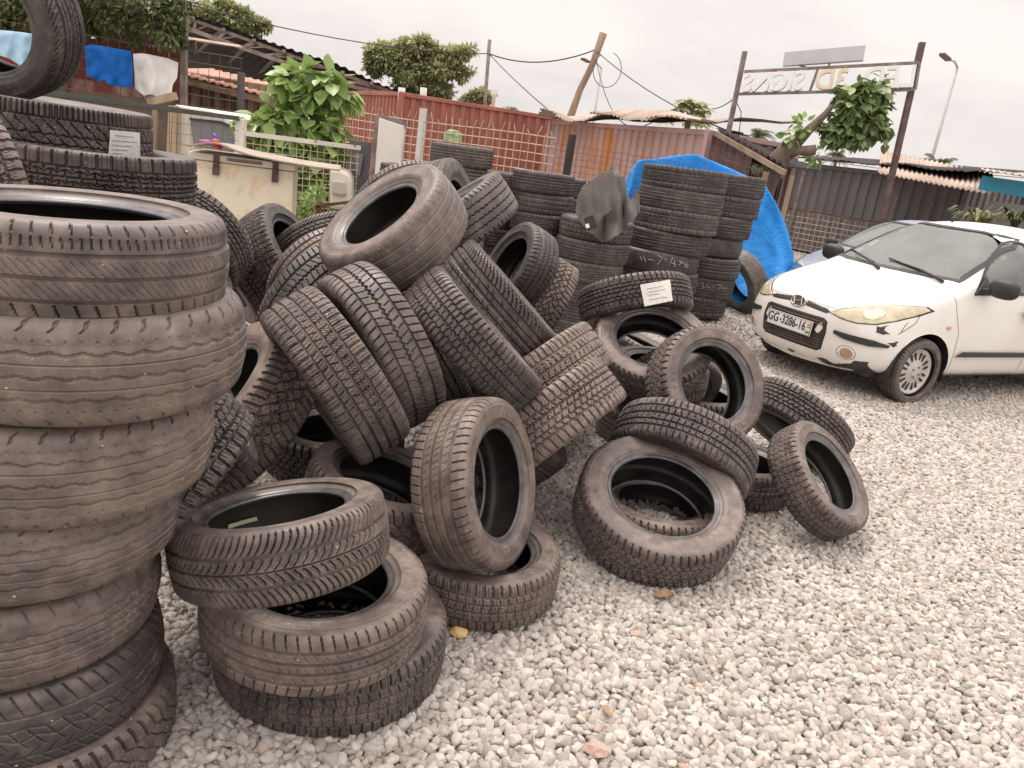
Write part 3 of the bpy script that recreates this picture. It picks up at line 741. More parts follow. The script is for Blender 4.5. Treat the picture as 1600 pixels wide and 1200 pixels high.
strokes('C20', [[(1010, 452), (1036, 447)], [(1012, 457), (1040, 452)], [(1013, 462), (1030, 459)], [(1014, 469), (1042, 464)]], .0012, M_INK, 'print_line')
strokes('B1', [[(178, 211), (208, 214)], [(174, 219), (212, 222)], [(174, 226), (206, 229)], [(174, 233), (198, 235)], [(174, 239), (190, 240)]], .0012, M_INK, 'print_line')
# chalk: 11-7436 upside down, as it stands in the photo
def chalk(k, gl, name='chalk_writing'): strokes(k, gl, .0035, M_CHALK, name)
chalk('S6_5', [[(1001, 400), (1003, 407)], [(1006, 401), (1009, 409)], [(1013, 405), (1020, 407)], [(1027, 399), (1035, 402), (1031, 408), (1027, 413)], [(1038, 404), (1039, 407)], [(1041, 404), (1042, 407)],
               [(1051, 402), (1047, 410), (1056, 413)], [(1054, 406), (1053, 417)], [(1060, 408), (1066, 410), (1060, 414)], [(1069, 411), (1062, 409)], [(1073, 411), (1068, 415), (1073, 418), (1075, 414), (1070, 413)]])
chalk('S7_6', [[(1086, 446), (1083, 441), (1088, 439), (1091, 443), (1087, 446), (1085, 441)], [(1095, 441), (1100, 443), (1096, 446), (1101, 449), (1096, 450)], [(1106, 442), (1103, 448), (1109, 450)], [(1109, 446), (1108, 452)],
               [(1113, 447), (1117, 448)], [(1120, 445), (1127, 446), (1122, 453)], [(1130, 448), (1129, 453)], [(1134, 448), (1133, 455)]])

# ------------------------------------------------------------------ ground
def ground_mat():
    m, nt, b = mat_new('gravel_bed'); b.inputs['Roughness'].default_value = .95; b.inputs['Specular IOR Level'].default_value = .1
    tc = nt.nodes.new('ShaderNodeTexCoord')
    v = nt.nodes.new('ShaderNodeTexVoronoi'); v.inputs['Scale'].default_value = 26; nt.links.new(tc.outputs['Object'], v.inputs['Vector'])
    sx = nt.nodes.new('ShaderNodeSeparateXYZ'); nt.links.new(v.outputs['Color'], sx.inputs[0])
    r = ramp(nt, sx.outputs[0], ((.0, (.26, .235, .205)), (.35, (.33, .305, .27)), (.7, (.52, .49, .445)), (1., (.60, .575, .53))))
    n = noise_tex(nt, .35, 4); r2 = ramp(nt, n.outputs['Fac'], ((.35, (.72, .68, .64)), (.65, (1, 1, 1))))
    c = mixc(nt, 1.0, r.outputs[0], r2.outputs[0], 'MULTIPLY')
    nt.links.new(c, b.inputs['Base Color'])
    inv = mathn(nt, 'SUBTRACT', 1.0, v.outputs['Distance']); bump(nt, b, inv, .8, .02)
    return m
g = MB().add([(-400, -60, 0), (500, -60, 0), (500, 900, 0), (-400, 900, 0)], [(0, 1, 2, 3)]).build('ground', ground_mat())
tag(g, kind='structure')

def stone_mat():
    m, nt, b = mat_new('granite_chips'); b.inputs['Roughness'].default_value = .85; b.inputs['Specular IOR Level'].default_value = .25
    oi = nt.nodes.new('ShaderNodeObjectInfo')
    r = ramp(nt, oi.outputs['Random'], ((0, (.38, .35, .33)), (.2, (.45, .42, .395)), (.45, (.54, .505, .48)), (.6, (.56, .515, .475)), (.8, (.61, .575, .545)), (.97, (.69, .655, .62)), (.99, (.58, .48, .40)), (1, (.50, .37, .30))))
    n = noise_tex(nt, 260, 2, .7); n.inputs['Roughness'].default_value = .8
    sp = ramp(nt, n.outputs['Fac'], ((.40, (.58, .56, .55)), (.50, (1, 1, 1))))
    n3 = noise_tex(nt, 30, 3)
    st = ramp(nt, n3.outputs['Fac'], ((.4, (.86, .82, .76)), (.62, (1.04, 1.03, 1.02))))
    c = mixc(nt, 1.0, r.outputs[0], sp.outputs[0], 'MULTIPLY'); c = mixc(nt, 1.0, c, st.outputs[0], 'MULTIPLY')
    nt.links.new(c, b.inputs['Base Color'])
    bump(nt, b, n.outputs['Fac'], .25, .002)
    return m
M_STONE = stone_mat()
def gravel():
    rng = np.random.default_rng(5)
    pts = []
    Rm = np.array(ROT)
    def layer(y0, y1, step, z0, z1, s0, s1):
        xs = np.arange(-4, 22, step); ys = np.arange(y0, y1, step)
        X, Y_ = np.meshgrid(xs, ys); X = X.ravel() + rng.uniform(-.45, .45, X.size) * step; Y_ = Y_.ravel() + rng.uniform(-.45, .45, Y_.size) * step
        Z = rng.uniform(z0, z1, X.size)
        p = np.stack([X, Y_, Z - CAM_H], 1) @ Rm
        u = 800 + FPX * p[:, 0] / -p[:, 2]; v = 600 - FPX * p[:, 1] / -p[:, 2]
        ok = (p[:, 2] < -.3) & (u > -250) & (u < 2250) & (v < 1620)
        return np.stack([X, Y_, Z, rng.uniform(s0, s1, X.size)], 1)[ok]
    L = [layer(.6, 5.0, .0215, .000, .008, .021, .034), layer(.6, 5.0, .025, .011, .019, .020, .037),
         layer(5.0, 8, .027, .0, .012, .025, .040), layer(5.0, 8, .034, .014, .021, .024, .040), layer(8, 13, .044, .0, .018, .036, .056), layer(13, 20, .075, .0, .018, .05, .085)]
    A = np.concatenate(L)
    # a hidden hollow under the stacks and the heap needs no stones
    me = bpy.data.meshes.new('gravel'); me.vertices.add(len(A)); me.vertices.foreach_set('co', A[:, :3].astype(np.float32).ravel())
    at_ = me.attributes.new('sz', 'FLOAT', 'POINT'); at_.data.foreach_set('value', A[:, 3].astype(np.float32)); me.update()
    o = bpy.data.objects.new('gravel', me); COL.objects.link(o)
    tag(o, 'pale grey crushed stone gravel covering the yard', 'gravel', kind='stuff')
    ng = bpy.data.node_groups.new('gravel', 'GeometryNodeTree')
    ng.interface.new_socket('Geometry', in_out='INPUT', socket_type='NodeSocketGeometry')
    ng.interface.new_socket('Geometry', in_out='OUTPUT', socket_type='NodeSocketGeometry')
    N_ = ng.nodes; Lk = ng.links
    gi = N_.new('NodeGroupInput'); go = N_.new('NodeGroupOutput')
    join = N_.new('GeometryNodeGeometryToInstance')
    variants = []
    for k in range(9):
        ico = N_.new('GeometryNodeMeshIcoSphere'); ico.inputs['Radius'].default_value = .5; ico.inputs['Subdivisions'].default_value = 2
        sp = N_.new('GeometryNodeSetPosition')
        rv = N_.new('FunctionNodeRandomValue'); rv.data_type = 'FLOAT_VECTOR'; rv.inputs['Seed'].default_value = k * 7 + 1
        a = .30
        rv.inputs[0].default_value = (-a, -a, -a); rv.inputs[1].default_value = (a, a, a)
        Lk.new(ico.outputs['Mesh'], sp.inputs['Geometry']); Lk.new(rv.outputs[0], sp.inputs['Offset'])
        hull = N_.new('GeometryNodeConvexHull'); Lk.new(sp.outputs[0], hull.inputs[0])
        tr = N_.new('GeometryNodeTransform'); rk = random.Random(k)
        tr.inputs['Scale'].default_value = (rk.uniform(.9, 1.15), rk.uniform(.72, 1.0), rk.uniform(.5, .75))
        Lk.new(hull.outputs[0], tr.inputs['Geometry'])
        sm = N_.new('GeometryNodeSubdivisionSurface'); sm.inputs['Level'].default_value = 1; sm.inputs['Edge Crease'].default_value = .9
        Lk.new(tr.outputs[0], sm.inputs[0])
        mt = N_.new('GeometryNodeSetMaterial'); mt.inputs['Material'].default_value = M_STONE
        Lk.new(sm.outputs[0], mt.inputs['Geometry'])
        variants.append(mt)
    for v_ in reversed(variants): Lk.new(v_.outputs[0], join.inputs[0])
    iop = N_.new('GeometryNodeInstanceOnPoints'); iop.inputs['Pick Instance'].default_value = True
    m2p = N_.new('GeometryNodeMeshToPoints'); Lk.new(gi.outputs[0], m2p.inputs['Mesh'])
    Lk.new(m2p.outputs[0], iop.inputs['Points']); Lk.new(join.outputs[0], iop.inputs['Instance'])
    ri = N_.new('FunctionNodeRandomValue'); ri.data_type = 'INT'
    for s_ in ri.inputs:
        if s_.type == 'INT' and s_.name == 'Min': s_.default_value = 0
        if s_.type == 'INT' and s_.name == 'Max': s_.default_value = 8
    Lk.new([s_ for s_ in ri.outputs if s_.type == 'INT'][0], iop.inputs['Instance Index'])
    rr_ = N_.new('FunctionNodeRandomValue'); rr_.data_type = 'FLOAT_VECTOR'
    rr_.inputs[0].default_value = (-1.0, -1.0, 0); rr_.inputs[1].default_value = (1.0, 1.0, 6.283)
    Lk.new(rr_.outputs[0], iop.inputs['Rotation'])
    na = N_.new('GeometryNodeInputNamedAttribute'); na.data_type = 'FLOAT'; na.inputs['Name'].default_value = 'sz'
    Lk.new(na.outputs[0], iop.inputs['Scale'])
    Lk.new(iop.outputs[0], go.inputs[0])
    mod = o.modifiers.new('gravel', 'NODES'); mod.node_group = ng
    return o
gravel()

# ------------------------------------------------------------------ foliage
def leaf_mat(name, c1, c2, rough=.5, trans=.35):
    m, nt, b = mat_new(name)
    at_ = nt.nodes.new('ShaderNodeAttribute'); at_.attribute_name = 'tone'
    r = ramp(nt, at_.outputs['Fac'], ((0, c1), (1, c2)))
    nt.links.new(r.outputs[0], b.inputs['Base Color']); b.inputs['Roughness'].default_value = rough
    tr = nt.nodes.new('ShaderNodeBsdfTranslucent'); nt.links.new(r.outputs[0], tr.inputs['Color'])
    mx = nt.nodes.new('ShaderNodeMixShader'); mx.inputs[0].default_value = trans
    out = nt.nodes['Material Output']
    nt.links.new(b.outputs[0], mx.inputs[1]); nt.links.new(tr.outputs[0], mx.inputs[2]); nt.links.new(mx.outputs[0], out.inputs['Surface'])
    return m
LEAF_BIG = np.array([(0, 0, 0), (.34, -.42, .06), (.72, -.36, .0), (1.15, 0, -.12), (.72, .36, .0), (.34, .42, .06), (.5, 0, -.07)]), [(0, 1, 6), (1, 2, 6), (2, 3, 6), (3, 4, 6), (4, 5, 6), (5, 0, 6)]
LEAF_SM = np.array([(0, 0, 0), (.5, -.22, .03), (1., 0, -.05), (.5, .22, .03)]), [(0, 1, 2), (0, 2, 3)]
def leaves(name, P, size, mat, parent, seed=0, big=False, droop=.5, N=None, jit=.35):
    """P: Kx3 leaf roots; N: outward directions"""
    rng = np.random.default_rng(seed)
    T, Fc = LEAF_BIG if big else LEAF_SM
    K = len(P)
    if N is None: N = rng.normal(size=(K, 3))
    d = N + rng.normal(size=(K, 3)) * jit; d[:, 2] -= droop; d /= np.linalg.norm(d, axis=1)[:, None]
    up = rng.normal(size=(K, 3)) * .45 + np.array([0, 0, 1.]) + N * .4
    s = np.cross(up, d); s /= np.linalg.norm(s, axis=1)[:, None] + 1e-9
    n = np.cross(d, s)
    sz = size * rng.uniform(.6, 1.25, K)
    V = P[:, None, :] + sz[:, None, None] * (T[None, :, 0:1] * d[:, None, :] + T[None, :, 1:2] * s[:, None, :] + T[None, :, 2:3] * n[:, None, :])
    nv = len(T); F = (np.array(Fc)[None] + (np.arange(K) * nv)[:, None, None]).reshape(-1, 3)
    V = V.reshape(-1, 3)
    o = mesh_np(name, V, F, mat, parent)
    a = o.data.attributes.new('tone', 'FLOAT', 'POINT')
    tone = np.repeat(np.clip(rng.normal(.5, .28, K), 0, 1), nv)
    if len(a.data) == len(tone): a.data.foreach_set('value', tone.astype(np.float32))
    return o
def blob_points(blobs, n, rng, shell=.55):
    """points in the outer part of a set of ellipsoids (centre, radii)"""
    P = []; Nn = []
    if shell < .7:                      # break each mass into smaller uneven clumps
        nb_ = []
        for c, r in blobs:
            nb_.append((c, tuple(q * .62 for q in r)))
            for _ in range(7):
                d = rng.normal(size=3); d /= np.linalg.norm(d); k = rng.uniform(.28, .48)
                nb_.append((tuple(np.array(c) + d * np.array(r) * rng.uniform(.55, .95)), tuple(q * k for q in r)))
        blobs = nb_
    w = np.array([b[1][0] * b[1][2] for b in blobs]); w = w / w.sum()
    for (c, r), q in zip(blobs, w):
        k = max(4, int(n * q))
        d = rng.normal(size=(k, 3)); d /= np.linalg.norm(d, axis=1)[:, None]
        rad = rng.uniform(shell, 1.0, k)[:, None] * (1 + .30 * np.sin(d[:, :1] * 7 + d[:, 1:2] * 5 + d[:, 2:] * 6))
        P.append(np.array(c) + d * rad * np.array(r)); Nn.append(d)
    return np.concatenate(P), np.concatenate(Nn)
def pxblobs(lst, y, depth_ratio=.9):
    """lst of (u, v, half width px, half height px, dy)"""
    out = []
    for (u, v, a, b, dy) in lst:
        c = aty(u, v, y + dy); k = (y + dy) / FPX * 1.03
        out.append((tuple(c), (a * k, (a + b) / 2 * k * depth_ratio, b * k)))
    return out
M_BARK = simple_mat('bark', (.22, .16, .11), (.12, .085, .06), .9, 9, bumps=.6, bdist=.02, stretch=(1, 1, .3))
def tree(label, cat, blobs, n, size, mat, trunk, seed=0, big=False, group=None, droop=.4, name='tree', jit=.35, shell=.55, limbs=True):
    root = empty(name, (trunk[0][0], trunk[0][1], 0))
    tag(root, label, cat, group)
    rng = np.random.default_rng(seed)
    P, Nn = blob_points(blobs, n, rng, shell)
    off = np.array(root.location)
    leaves('crown', P - off, size, mat, root, seed, big, droop, Nn, jit)
    mb = MB(); tp = [Vector(p[:3]) - root.location for p in trunk]
    mb.tube(tp, .1, 8, rs=[p[3] for p in trunk])
    if limbs:
        top = tp[-1]
        for (c, r) in blobs:
            c = Vector(c) - root.location
            mid = (top + c) / 2 + Vector((0, 0, -.1 * (c - top).length))
            mb.tube([tp[-2].lerp(top, .6), mid, c], .03, 6, rs=[trunk[-1][3] * .6, trunk[-1][3] * .4, trunk[-1][3] * .15])
    mb.build('trunk', M_BARK, root, smooth=True)
    return root
ML_MANGO = leaf_mat('leaf_mango', (.05, .065, .024), (.20, .22, .08))
ML_TREE = leaf_mat('leaf_tree', (.22, .25, .11), (.56, .57, .30))
ML_HEART = leaf_mat('leaf_heart', (.16, .27, .07), (.44, .56, .20), .38, .3)
ML_CUT = leaf_mat('leaf_regrowth', (.09, .14, .05), (.34, .42, .17), .4, .25)
ML_PALM = leaf_mat('leaf_palm', (.05, .07, .03), (.16, .18, .08))
# mango tree, top left: hangs over the shed
b = pxblobs([(40, 5, 60, 40, 0), (125, 15, 55, 45, .3), (185, 10, 45, 36, 0), (232, 25, 30, 34, -.2), (262, 35, 24, 38, -.3), (278, 55, 15, 22, -.2), (155, -40, 110, 60, .5), (20, -30, 80, 70, .4), (262, -8, 40, 22, 0), (215, 58, 14, 14, 0), (5, 45, 25, 25, 0)], 11.0)
tree('dark leafy tree overhanging the rusty shed roof at the left', 'tree', b, 17000, .095, ML_MANGO, [(-7.2, 11.8, 0, .22), (-7.1, 11.7, 1.5, .19), (-6.8, 11.4, 3.2, .16)], 3, droop=.7, name='tree')
b = pxblobs([(330, 28, 28, 18, 0), (365, 30, 30, 18, 0), (395, 38, 22, 12, 0), (345, 14, 14, 10, 0)], 38.)
tree('small green treetop showing just above the long truss roof', 'tree', b, 9000, .26, ML_TREE, [(-13.5, 38, 0, .3), (-13.6, 38, 3.0, .25), (-13.8, 38, 5, .2)], 4)
b = pxblobs([(600, 82, 26, 20, 0), (640, 78, 26, 20, 0), (665, 68, 12, 12, 0), (690, 88, 26, 16, 0), (722, 82, 22, 9, 0), (625, 105, 38, 20, 0), (675, 112, 38, 20, 0), (650, 132, 34, 18, 0), (686, 140, 28, 16, 0), (590, 100, 18, 14, 0), (720, 112, 18, 9, 0)], 32.)
tree('broad bushy green tree rising behind the brick red container', 'tree', b, 17000, .24, ML_TREE, [(-4.6, 32.5, 0, .35), (-4.5, 32.4, 2.5, .3), (-4.3, 32, 4.2, .22)], 5)
b = pxblobs([(738, 156, 20, 9, 0), (752, 150, 16, 6, 0), (730, 163, 14, 7, 0)], 33.)
tree('low green treetop beside the thin grey pole above the red container', 'tree', b, 3000, .22, ML_TREE, [(-1.8, 33, 0, .2), (-1.8, 33, 1.6, .18), (-1.8, 33, 2.6, .14)], 6)
# heart-leaved bush behind the mesh fence
b = pxblobs([(465, 130, 30, 20, 0), (500, 128, 34, 18, 0), (525, 146, 24, 20, .1), (480, 152, 34, 16, 0), (445, 128, 12, 12, 0), (410, 200, 26, 16, -.1), (440, 190, 30, 24, 0), (478, 188, 36, 22, 0), (512, 205, 24, 24, 0), (460, 218, 36, 22, 0), (500, 235, 26, 26, 0), (425, 235, 34, 22, 0), (450, 262, 36, 26, 0), (495, 270, 22, 26, 0), (490, 305, 30, 34, 0), (398, 225, 16, 16, 0)], 9.2, .7)
tree('leafy bush with big heart shaped leaves pushing through the white mesh fence', 'bush', b, 1250, .165, ML_HEART, [(-2.6, 9.4, 0, .06), (-2.55, 9.35, .7, .05), (-2.6, 9.3, 1.2, .04)], 8, big=True, droop=.9, name='bush', jit=.3, shell=.72)
b = pxblobs([(486, 318, 22, 22, 0), (470, 330, 16, 16, 0), (500, 300, 12, 12, 0)], 8.3)
tree('low light green weeds at the foot of the mesh fence', 'weeds', b, 700, .05, ML_HEART, [(-2.3, 8.4, 0, .02), (-2.3, 8.4, .3, .015), (-2.3, 8.4, .5, .01)], 9, name='weed_clump', droop=.1)

# ------------------------------------------------------------------ walls and containers
M_RED = worn_paint('red_container', (.32, .10, .07), (.18, .08, .055), .30, 1.6, .65, second=(.40, .15, .11))
M_PINK = worn_paint('pink_container', (.50, .32, .29), (.50, .22, .08), .44, .8, .65, second=(.56, .38, .36))
M_GREY = worn_paint('grey_container', (.145, .135, .14), (.18, .13, .11), .22, .8, .6, second=(.19, .18, .185))
M_BROWN = worn_paint('brown_sheet', (.24, .16, .10), (.12, .07, .045), .5, 1.5, .7, second=(.34, .25, .17))
M_REDWALL = worn_paint('red_wall', (.26, .06, .04), (.40, .34, .30), .30, 2.2, .8)
M_PEEL = worn_paint('peeling_boards', (.36, .27, .24), (.22, .05, .045), .52, 2.5, .8)
M_ROOFTAN = simple_mat('tan_roof', (.52, .43, .35), (.32, .23, .17), .75, 1.6, bumps=.2)
M_ROOFDK = simple_mat('dark_roof', (.045, .033, .027), (.025, .018, .015), .8, 2, bumps=.3)
M_ROOFLIT = simple_mat('grey_roof', (.34, .30, .27), (.2, .16, .13), .7, 1.2, bumps=.2)
M_STEEL = simple_mat('weathered_steel', (.30, .26, .24), (.16, .11, .09), .6, 6, bumps=.2)
M_STEELB = simple_mat('brown_steel', (.17, .10, .08), (.08, .05, .045), .6, 6, bumps=.2)
M_WHITEP = worn_paint('white_chipped', (.74, .70, .63), (.22, .10, .06), .36, 14, .6, streak=False)
M_WOOD = simple_mat('old_wood', (.40, .30, .20), (.22, .15, .10), .8, 5, bumps=.35, stretch=(1, 1, .2))
M_SHADE = simple_mat('interior_shade', (.02, .016, .014), (.012, .01, .009), .9, 3, bumps=0)  # near-black colour, shade painted in for the lean-to's inside

def corr_wall(a, b, z0, z1, depth=.045, pitch=.28, flat=.55, up=None):
    """corrugated sheet from a to b (xy), z0..z1; returns MB"""
    a, b = Vector((a[0], a[1], 0)), Vector((b[0], b[1], 0)); d = (b - a); L = d.length; d.normalize(); n = Vector((d.y, -d.x, 0))
    k = max(1, round(L / pitch)); p = L / k; xs = []
    for i in range(k):
        x = i * p
        xs += [(x, 0), (x + p * flat * .8, 0), (x + p * (flat * .8 + .1), 1), (x + p * .92, 1)]
    xs.append((L, 0)); mb = MB(); vs = []; fs = []
    for (x, q) in xs:
        for z in (z0, z1): vs.append(a + d * x - n * depth * q + Vector((0, 0, z)))
    for i in range(len(xs) - 1): fs.append((2 * i, 2 * i + 2, 2 * i + 3, 2 * i + 1))
    return mb.add(vs, fs)
def container(label, A, B, Cc, h, mat, name='container', rail=.1, pitch=.28, z0=.05):
    """A: near corner, B and Cc: ends of the two visible walls (xy)"""
    root = empty(name, (A[0], A[1], 0)); tag(root, label, 'container')
    o = Vector((A[0], A[1], 0))
    A_, B_, C_ = (Vector((q[0], q[1], 0)) - o for q in (A, B, Cc)); D_ = B_ + C_ - A_
    for (p, q) in ((A_, B_), (C_, A_), (B_, D_), (D_, C_)):
        corr_wall(p, q, z0 + rail, h - rail, pitch=pitch).build('wall', mat, root)
    mb = MB()
    for (p, q) in ((A_, B_), (C_, A_), (B_, D_), (D_, C_)):
        for z in (z0 + rail / 2, h - rail / 2): mb.bar(p + Vector((0, 0, z)), q + Vector((0, 0, z)), .07, rail)
    for p in (A_, B_, C_, D_): mb.box(p + Vector((0, 0, (z0 + h) / 2)), (.13, .13, h - z0 + .01), rz=math.atan2((B_ - A_).y, (B_ - A_).x))
    mb.build('frame', mat, root, bevel=.01)
    MB().add([p + Vector((0, 0, h - .02)) for p in (A_, B_, D_, C_)], [(0, 1, 2, 3)]).build('roof', mat, root)
    return root
def xy(u, v, y): p = aty(u, v, y); return (p.x, p.y)
# brick red container
rc = container('long brick red shipping container behind the white mesh fence', xy(627, 150, 21.), xy(880, 190, 22.8), xy(508, 145, 27), 2.6, M_RED)
# pink container / kiosk with ragged tin roof
pa, pb = xy(1108, 205, 16.), xy(862, 190, 21.6)
dv = Vector((pa[0] - pb[0], pa[1] - pb[1])).normalized(); nv_ = Vector((-dv.y, dv.x)) * 2.4
pk = container('faded pink container with rust stains and a ragged tan tin roof', pa, (pa[0] + nv_.x, pa[1] + nv_.y), pb, 2.45, M_PINK)
def tin_roof(name, corners, mat, parent=None, amp=.02, pitch=.09, nx=60, ny=5, sag=.0, seed=0, loc=(0, 0, 0), thick=.006, ragged=0.):
    """corrugated sheet between four corners: a-b one edge, d-c the opposite"""
    rng = random.Random(seed); a, b, c, d = (Vector(p) - Vector(loc) for p in corners)
    L = (b - a).length; nn = ((b - a).cross(d - a)).normalized()
    if nn.z < 0: nn = -nn
    vs = []; nx = max(nx, int(L / pitch * 6))
    e1 = [0.0] * (nx + 1)
    if ragged:
        cur = 0
        for i in range(nx + 1):
            if i % 17 == 0: cur = rng.uniform(-ragged, ragged)
            e1[i] = cur
    for j in range(ny + 1):
        t = j / ny
        for i in range(nx + 1):
            s = i / nx; p = a.lerp(b, s).lerp(d.lerp(c, s), t)
            if j == 0: p += (a - d).normalized() * e1[i]
            w = amp * math.sin(2 * PI * s * L / pitch) + sag * (mnoise.noise(Vector((s * 5 + seed, t * 3, 0)))) * (1 - t)
            vs.append(p + nn * w)
    fs = [(j * (nx + 1) + i, j * (nx + 1) + i + 1, (j + 1) * (nx + 1) + i + 1, (j + 1) * (nx + 1) + i) for j in range(ny) for i in range(nx)]
    o = mesh_np(name, vs, fs, mat, parent, True)
    m = o.modifiers.new('s', 'SOLIDIFY'); m.thickness = thick
    return o
L0 = Vector(pk.location)
f1, f2 = Vector((pb[0], pb[1], 2.52)), Vector((pa[0], pa[1], 2.62)); back = Vector((nv_.x, nv_.y, .30)); ov_ = Vector((-nv_.x, -nv_.y, -.1)) * .16
tin_roof('roof_sheet', (f1 + ov_ - Vector((.2, 0, 0)), f2 + ov_, f2 + back, f1 + back), M_ROOFTAN, pk, .02, .15, sag=.35, seed=3, loc=L0, ragged=.22)
# open lean-to at the right end of the pink kiosk
sh = empty('lean_to_shed', (pa[0], pa[1], 0)); tag(sh, 'open lean-to with a dark sloping tin roof and barred window beside the pink container', 'shed')
s0 = Vector((pa[0], pa[1], 0)); r1 = aty(1118, 200, 15.6); r2 = aty(1232, 262, 14.2); r3 = r2 + Vector((1.4, 2.6, .1)); r4 = r1 + Vector((1.2, 3.0, .15))
tin_roof('roof', (r1, r2, r3, r4), M_ROOFDK, sh, .02, .15, loc=s0, seed=5)
MB().bar(r1 - s0 + Vector((.02, -.05, -.10)), r2 - s0 + Vector((-.05, -.05, -.10)), .05, .09).build('rafter', M_WOOD, sh)
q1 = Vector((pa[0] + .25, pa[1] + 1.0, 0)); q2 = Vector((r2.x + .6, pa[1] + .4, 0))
MB().add([q1 - s0, q2 - s0, q2 - s0 + Vector((0, 0, 1.75)), q1 - s0 + Vector((0, 0, 2.5))], [(0, 1, 2, 3)]).build('shaded_back_wall', M_SHADE, sh)  # plain sheet whose colour stands in for shade under the lean-to
mb = MB()
g1, g2 = aty(1112, 238, 15.2) - s0, aty(1225, 275, 14.3) - s0
for i in range(30):
    p = g1.lerp(g2, i / 29); mb.bar(p + Vector((0, 0, -1.2)), p + Vector((0, 0, .12 - .1 * i / 29)), .012)
for dz in (-.05, -.45, -.85): mb.bar(g1 + Vector((0, 0, dz)), g2 + Vector((0, 0, dz)), .02)
mb.build('window_bars', M_STEELB, sh)
mb = MB()
for u in (1195, 1236):
    p = aty(u, 280, 14.3) - s0; mb.bar((p.x, p.y, 0), (p.x, p.y, 1.8), .08)
mb.build('post', M_WOOD, sh)
# grey container row at the right
ga, gb = xy(1238, 265, 21.5), xy(1515, 292, 17.5)
gdir = Vector((ga[0] - gb[0], ga[1] - gb[1])).normalized(); gn = Vector((-gdir.y, gdir.x)) * -2.4
gc = container('long dark grey painted container behind the sign posts', gb, (gb[0] + gn.x, gb[1] + gn.y), ga, 2.25, M_GREY)
L0 = Vector(gc.location)
f1, f2 = Vector((ga[0], ga[1], 2.36)), Vector((gb[0], gb[1], 2.42)); back = Vector((gn.x, gn.y, .25)); ov_ = Vector((-gn.x, -gn.y, -.08)) * .14
tin_roof('roof_sheet', (f1 + ov_, f2 + ov_, f2 + back, f1 + back), M_ROOFDK, gc, .015, .15, sag=.1, seed=8, loc=L0, ragged=.1)
# hut with tan roof and blue fascia, far right
hr = empty('kiosk_hut', (gb[0] + .6, gb[1] - .3, 0)); tag(hr, 'hut with a tan corrugated roof and blue fascia board at the far right', 'hut')
L0 = Vector(hr.location)
a1, a2 = aty(1372, 262, 18.4), aty(1545, 300, 16.0)
tin_roof('roof', (a1 + Vector((-.1, -.3, -.12)), a2 + Vector((0, -.3, -.05)), a2 + Vector((1.6, 3, .5)), a1 + Vector((1.2, 3, .55))), M_ROOFTAN, hr, .02, .12, loc=L0, seed=9)
b1, b2 = aty(1528, 296, 15.6), aty(1680, 322, 15.0)
M_BLUEF = worn_paint('blue_fascia', (.05, .33, .50), (.30, .30, .30), .3, 3, .6)
MB().prism([b1 - L0, b2 - L0, b2 - L0 + Vector((0, 0, .30)), b1 - L0 + Vector((0, 0, .26))], (.03, .05, 0)).build('fascia', M_BLUEF, hr)
tin_roof('awning', (b1 + Vector((-.25, -.4, .34)), b2 + Vector((0, -.4, .38)), b2 + Vector((1, 2, .5)), b1 + Vector((1, 2, .5))), M_ROOFTAN, hr, .015, .12, loc=L0, seed=10)
MB().box((1.9, .9, .95), (3.6, .12, 1.9)).build('wall', M_GREY, hr)
# strap-leaved plants in front of the hut
def strap_plant(label, u, v, y, h, n, seed, mat):
    c = aty(u, v, y); r = empty('potted_plant', (c.x, c.y, 0)); tag(r, label, 'plant')
    rng = random.Random(seed); mb = MB()
    for i in range(n):
        a = rng.uniform(0, 2 * PI); L = h * rng.uniform(.6, 1.1); w = .035
        d = Vector((math.cos(a), math.sin(a), 0)); s = Vector((-d.y, d.x, 0)) * w; pts = []
        for t in (0, .3, .6, .85, 1): pts.append(Vector((0, 0, c.z - .35)) + d * (L * .75 * t ** 1.4) + Vector((0, 0, L * (1.15 * t - .75 * t * t * t))))
        vs = [];
        for k, p in enumerate(pts): q = (1 - .8 * (k / 4) ** 2); vs += [p - s * q, p + s * q]
        mb.add(vs, [(2 * k, 2 * k + 1, 2 * k + 3, 2 * k + 2) for k in range(4)])
    o = mb.build('leaves', mat, r)
    a_ = o.data.attributes.new('tone', 'FLOAT', 'POINT')
    for k in range(len(a_.data)): a_.data[k].value = rng.random()
    MB().tube([(0, 0, 0), (0, 0, c.z - .32)], .14, 12, rs=[.16, .22]).build('pot', M_STEELB, r, smooth=True)
    return r
ML_STRAP = leaf_mat('leaf_strap', (.12, .16, .05), (.42, .40, .20))
strap_plant('yellowish spiky plant beside the hut at the far right', 1535, 335, 14.6, .8, 46, 1, ML_STRAP)
strap_plant('darker spiky plant at the right edge of the picture', 1592, 330, 14.0, .7, 46, 2, ML_PALM)

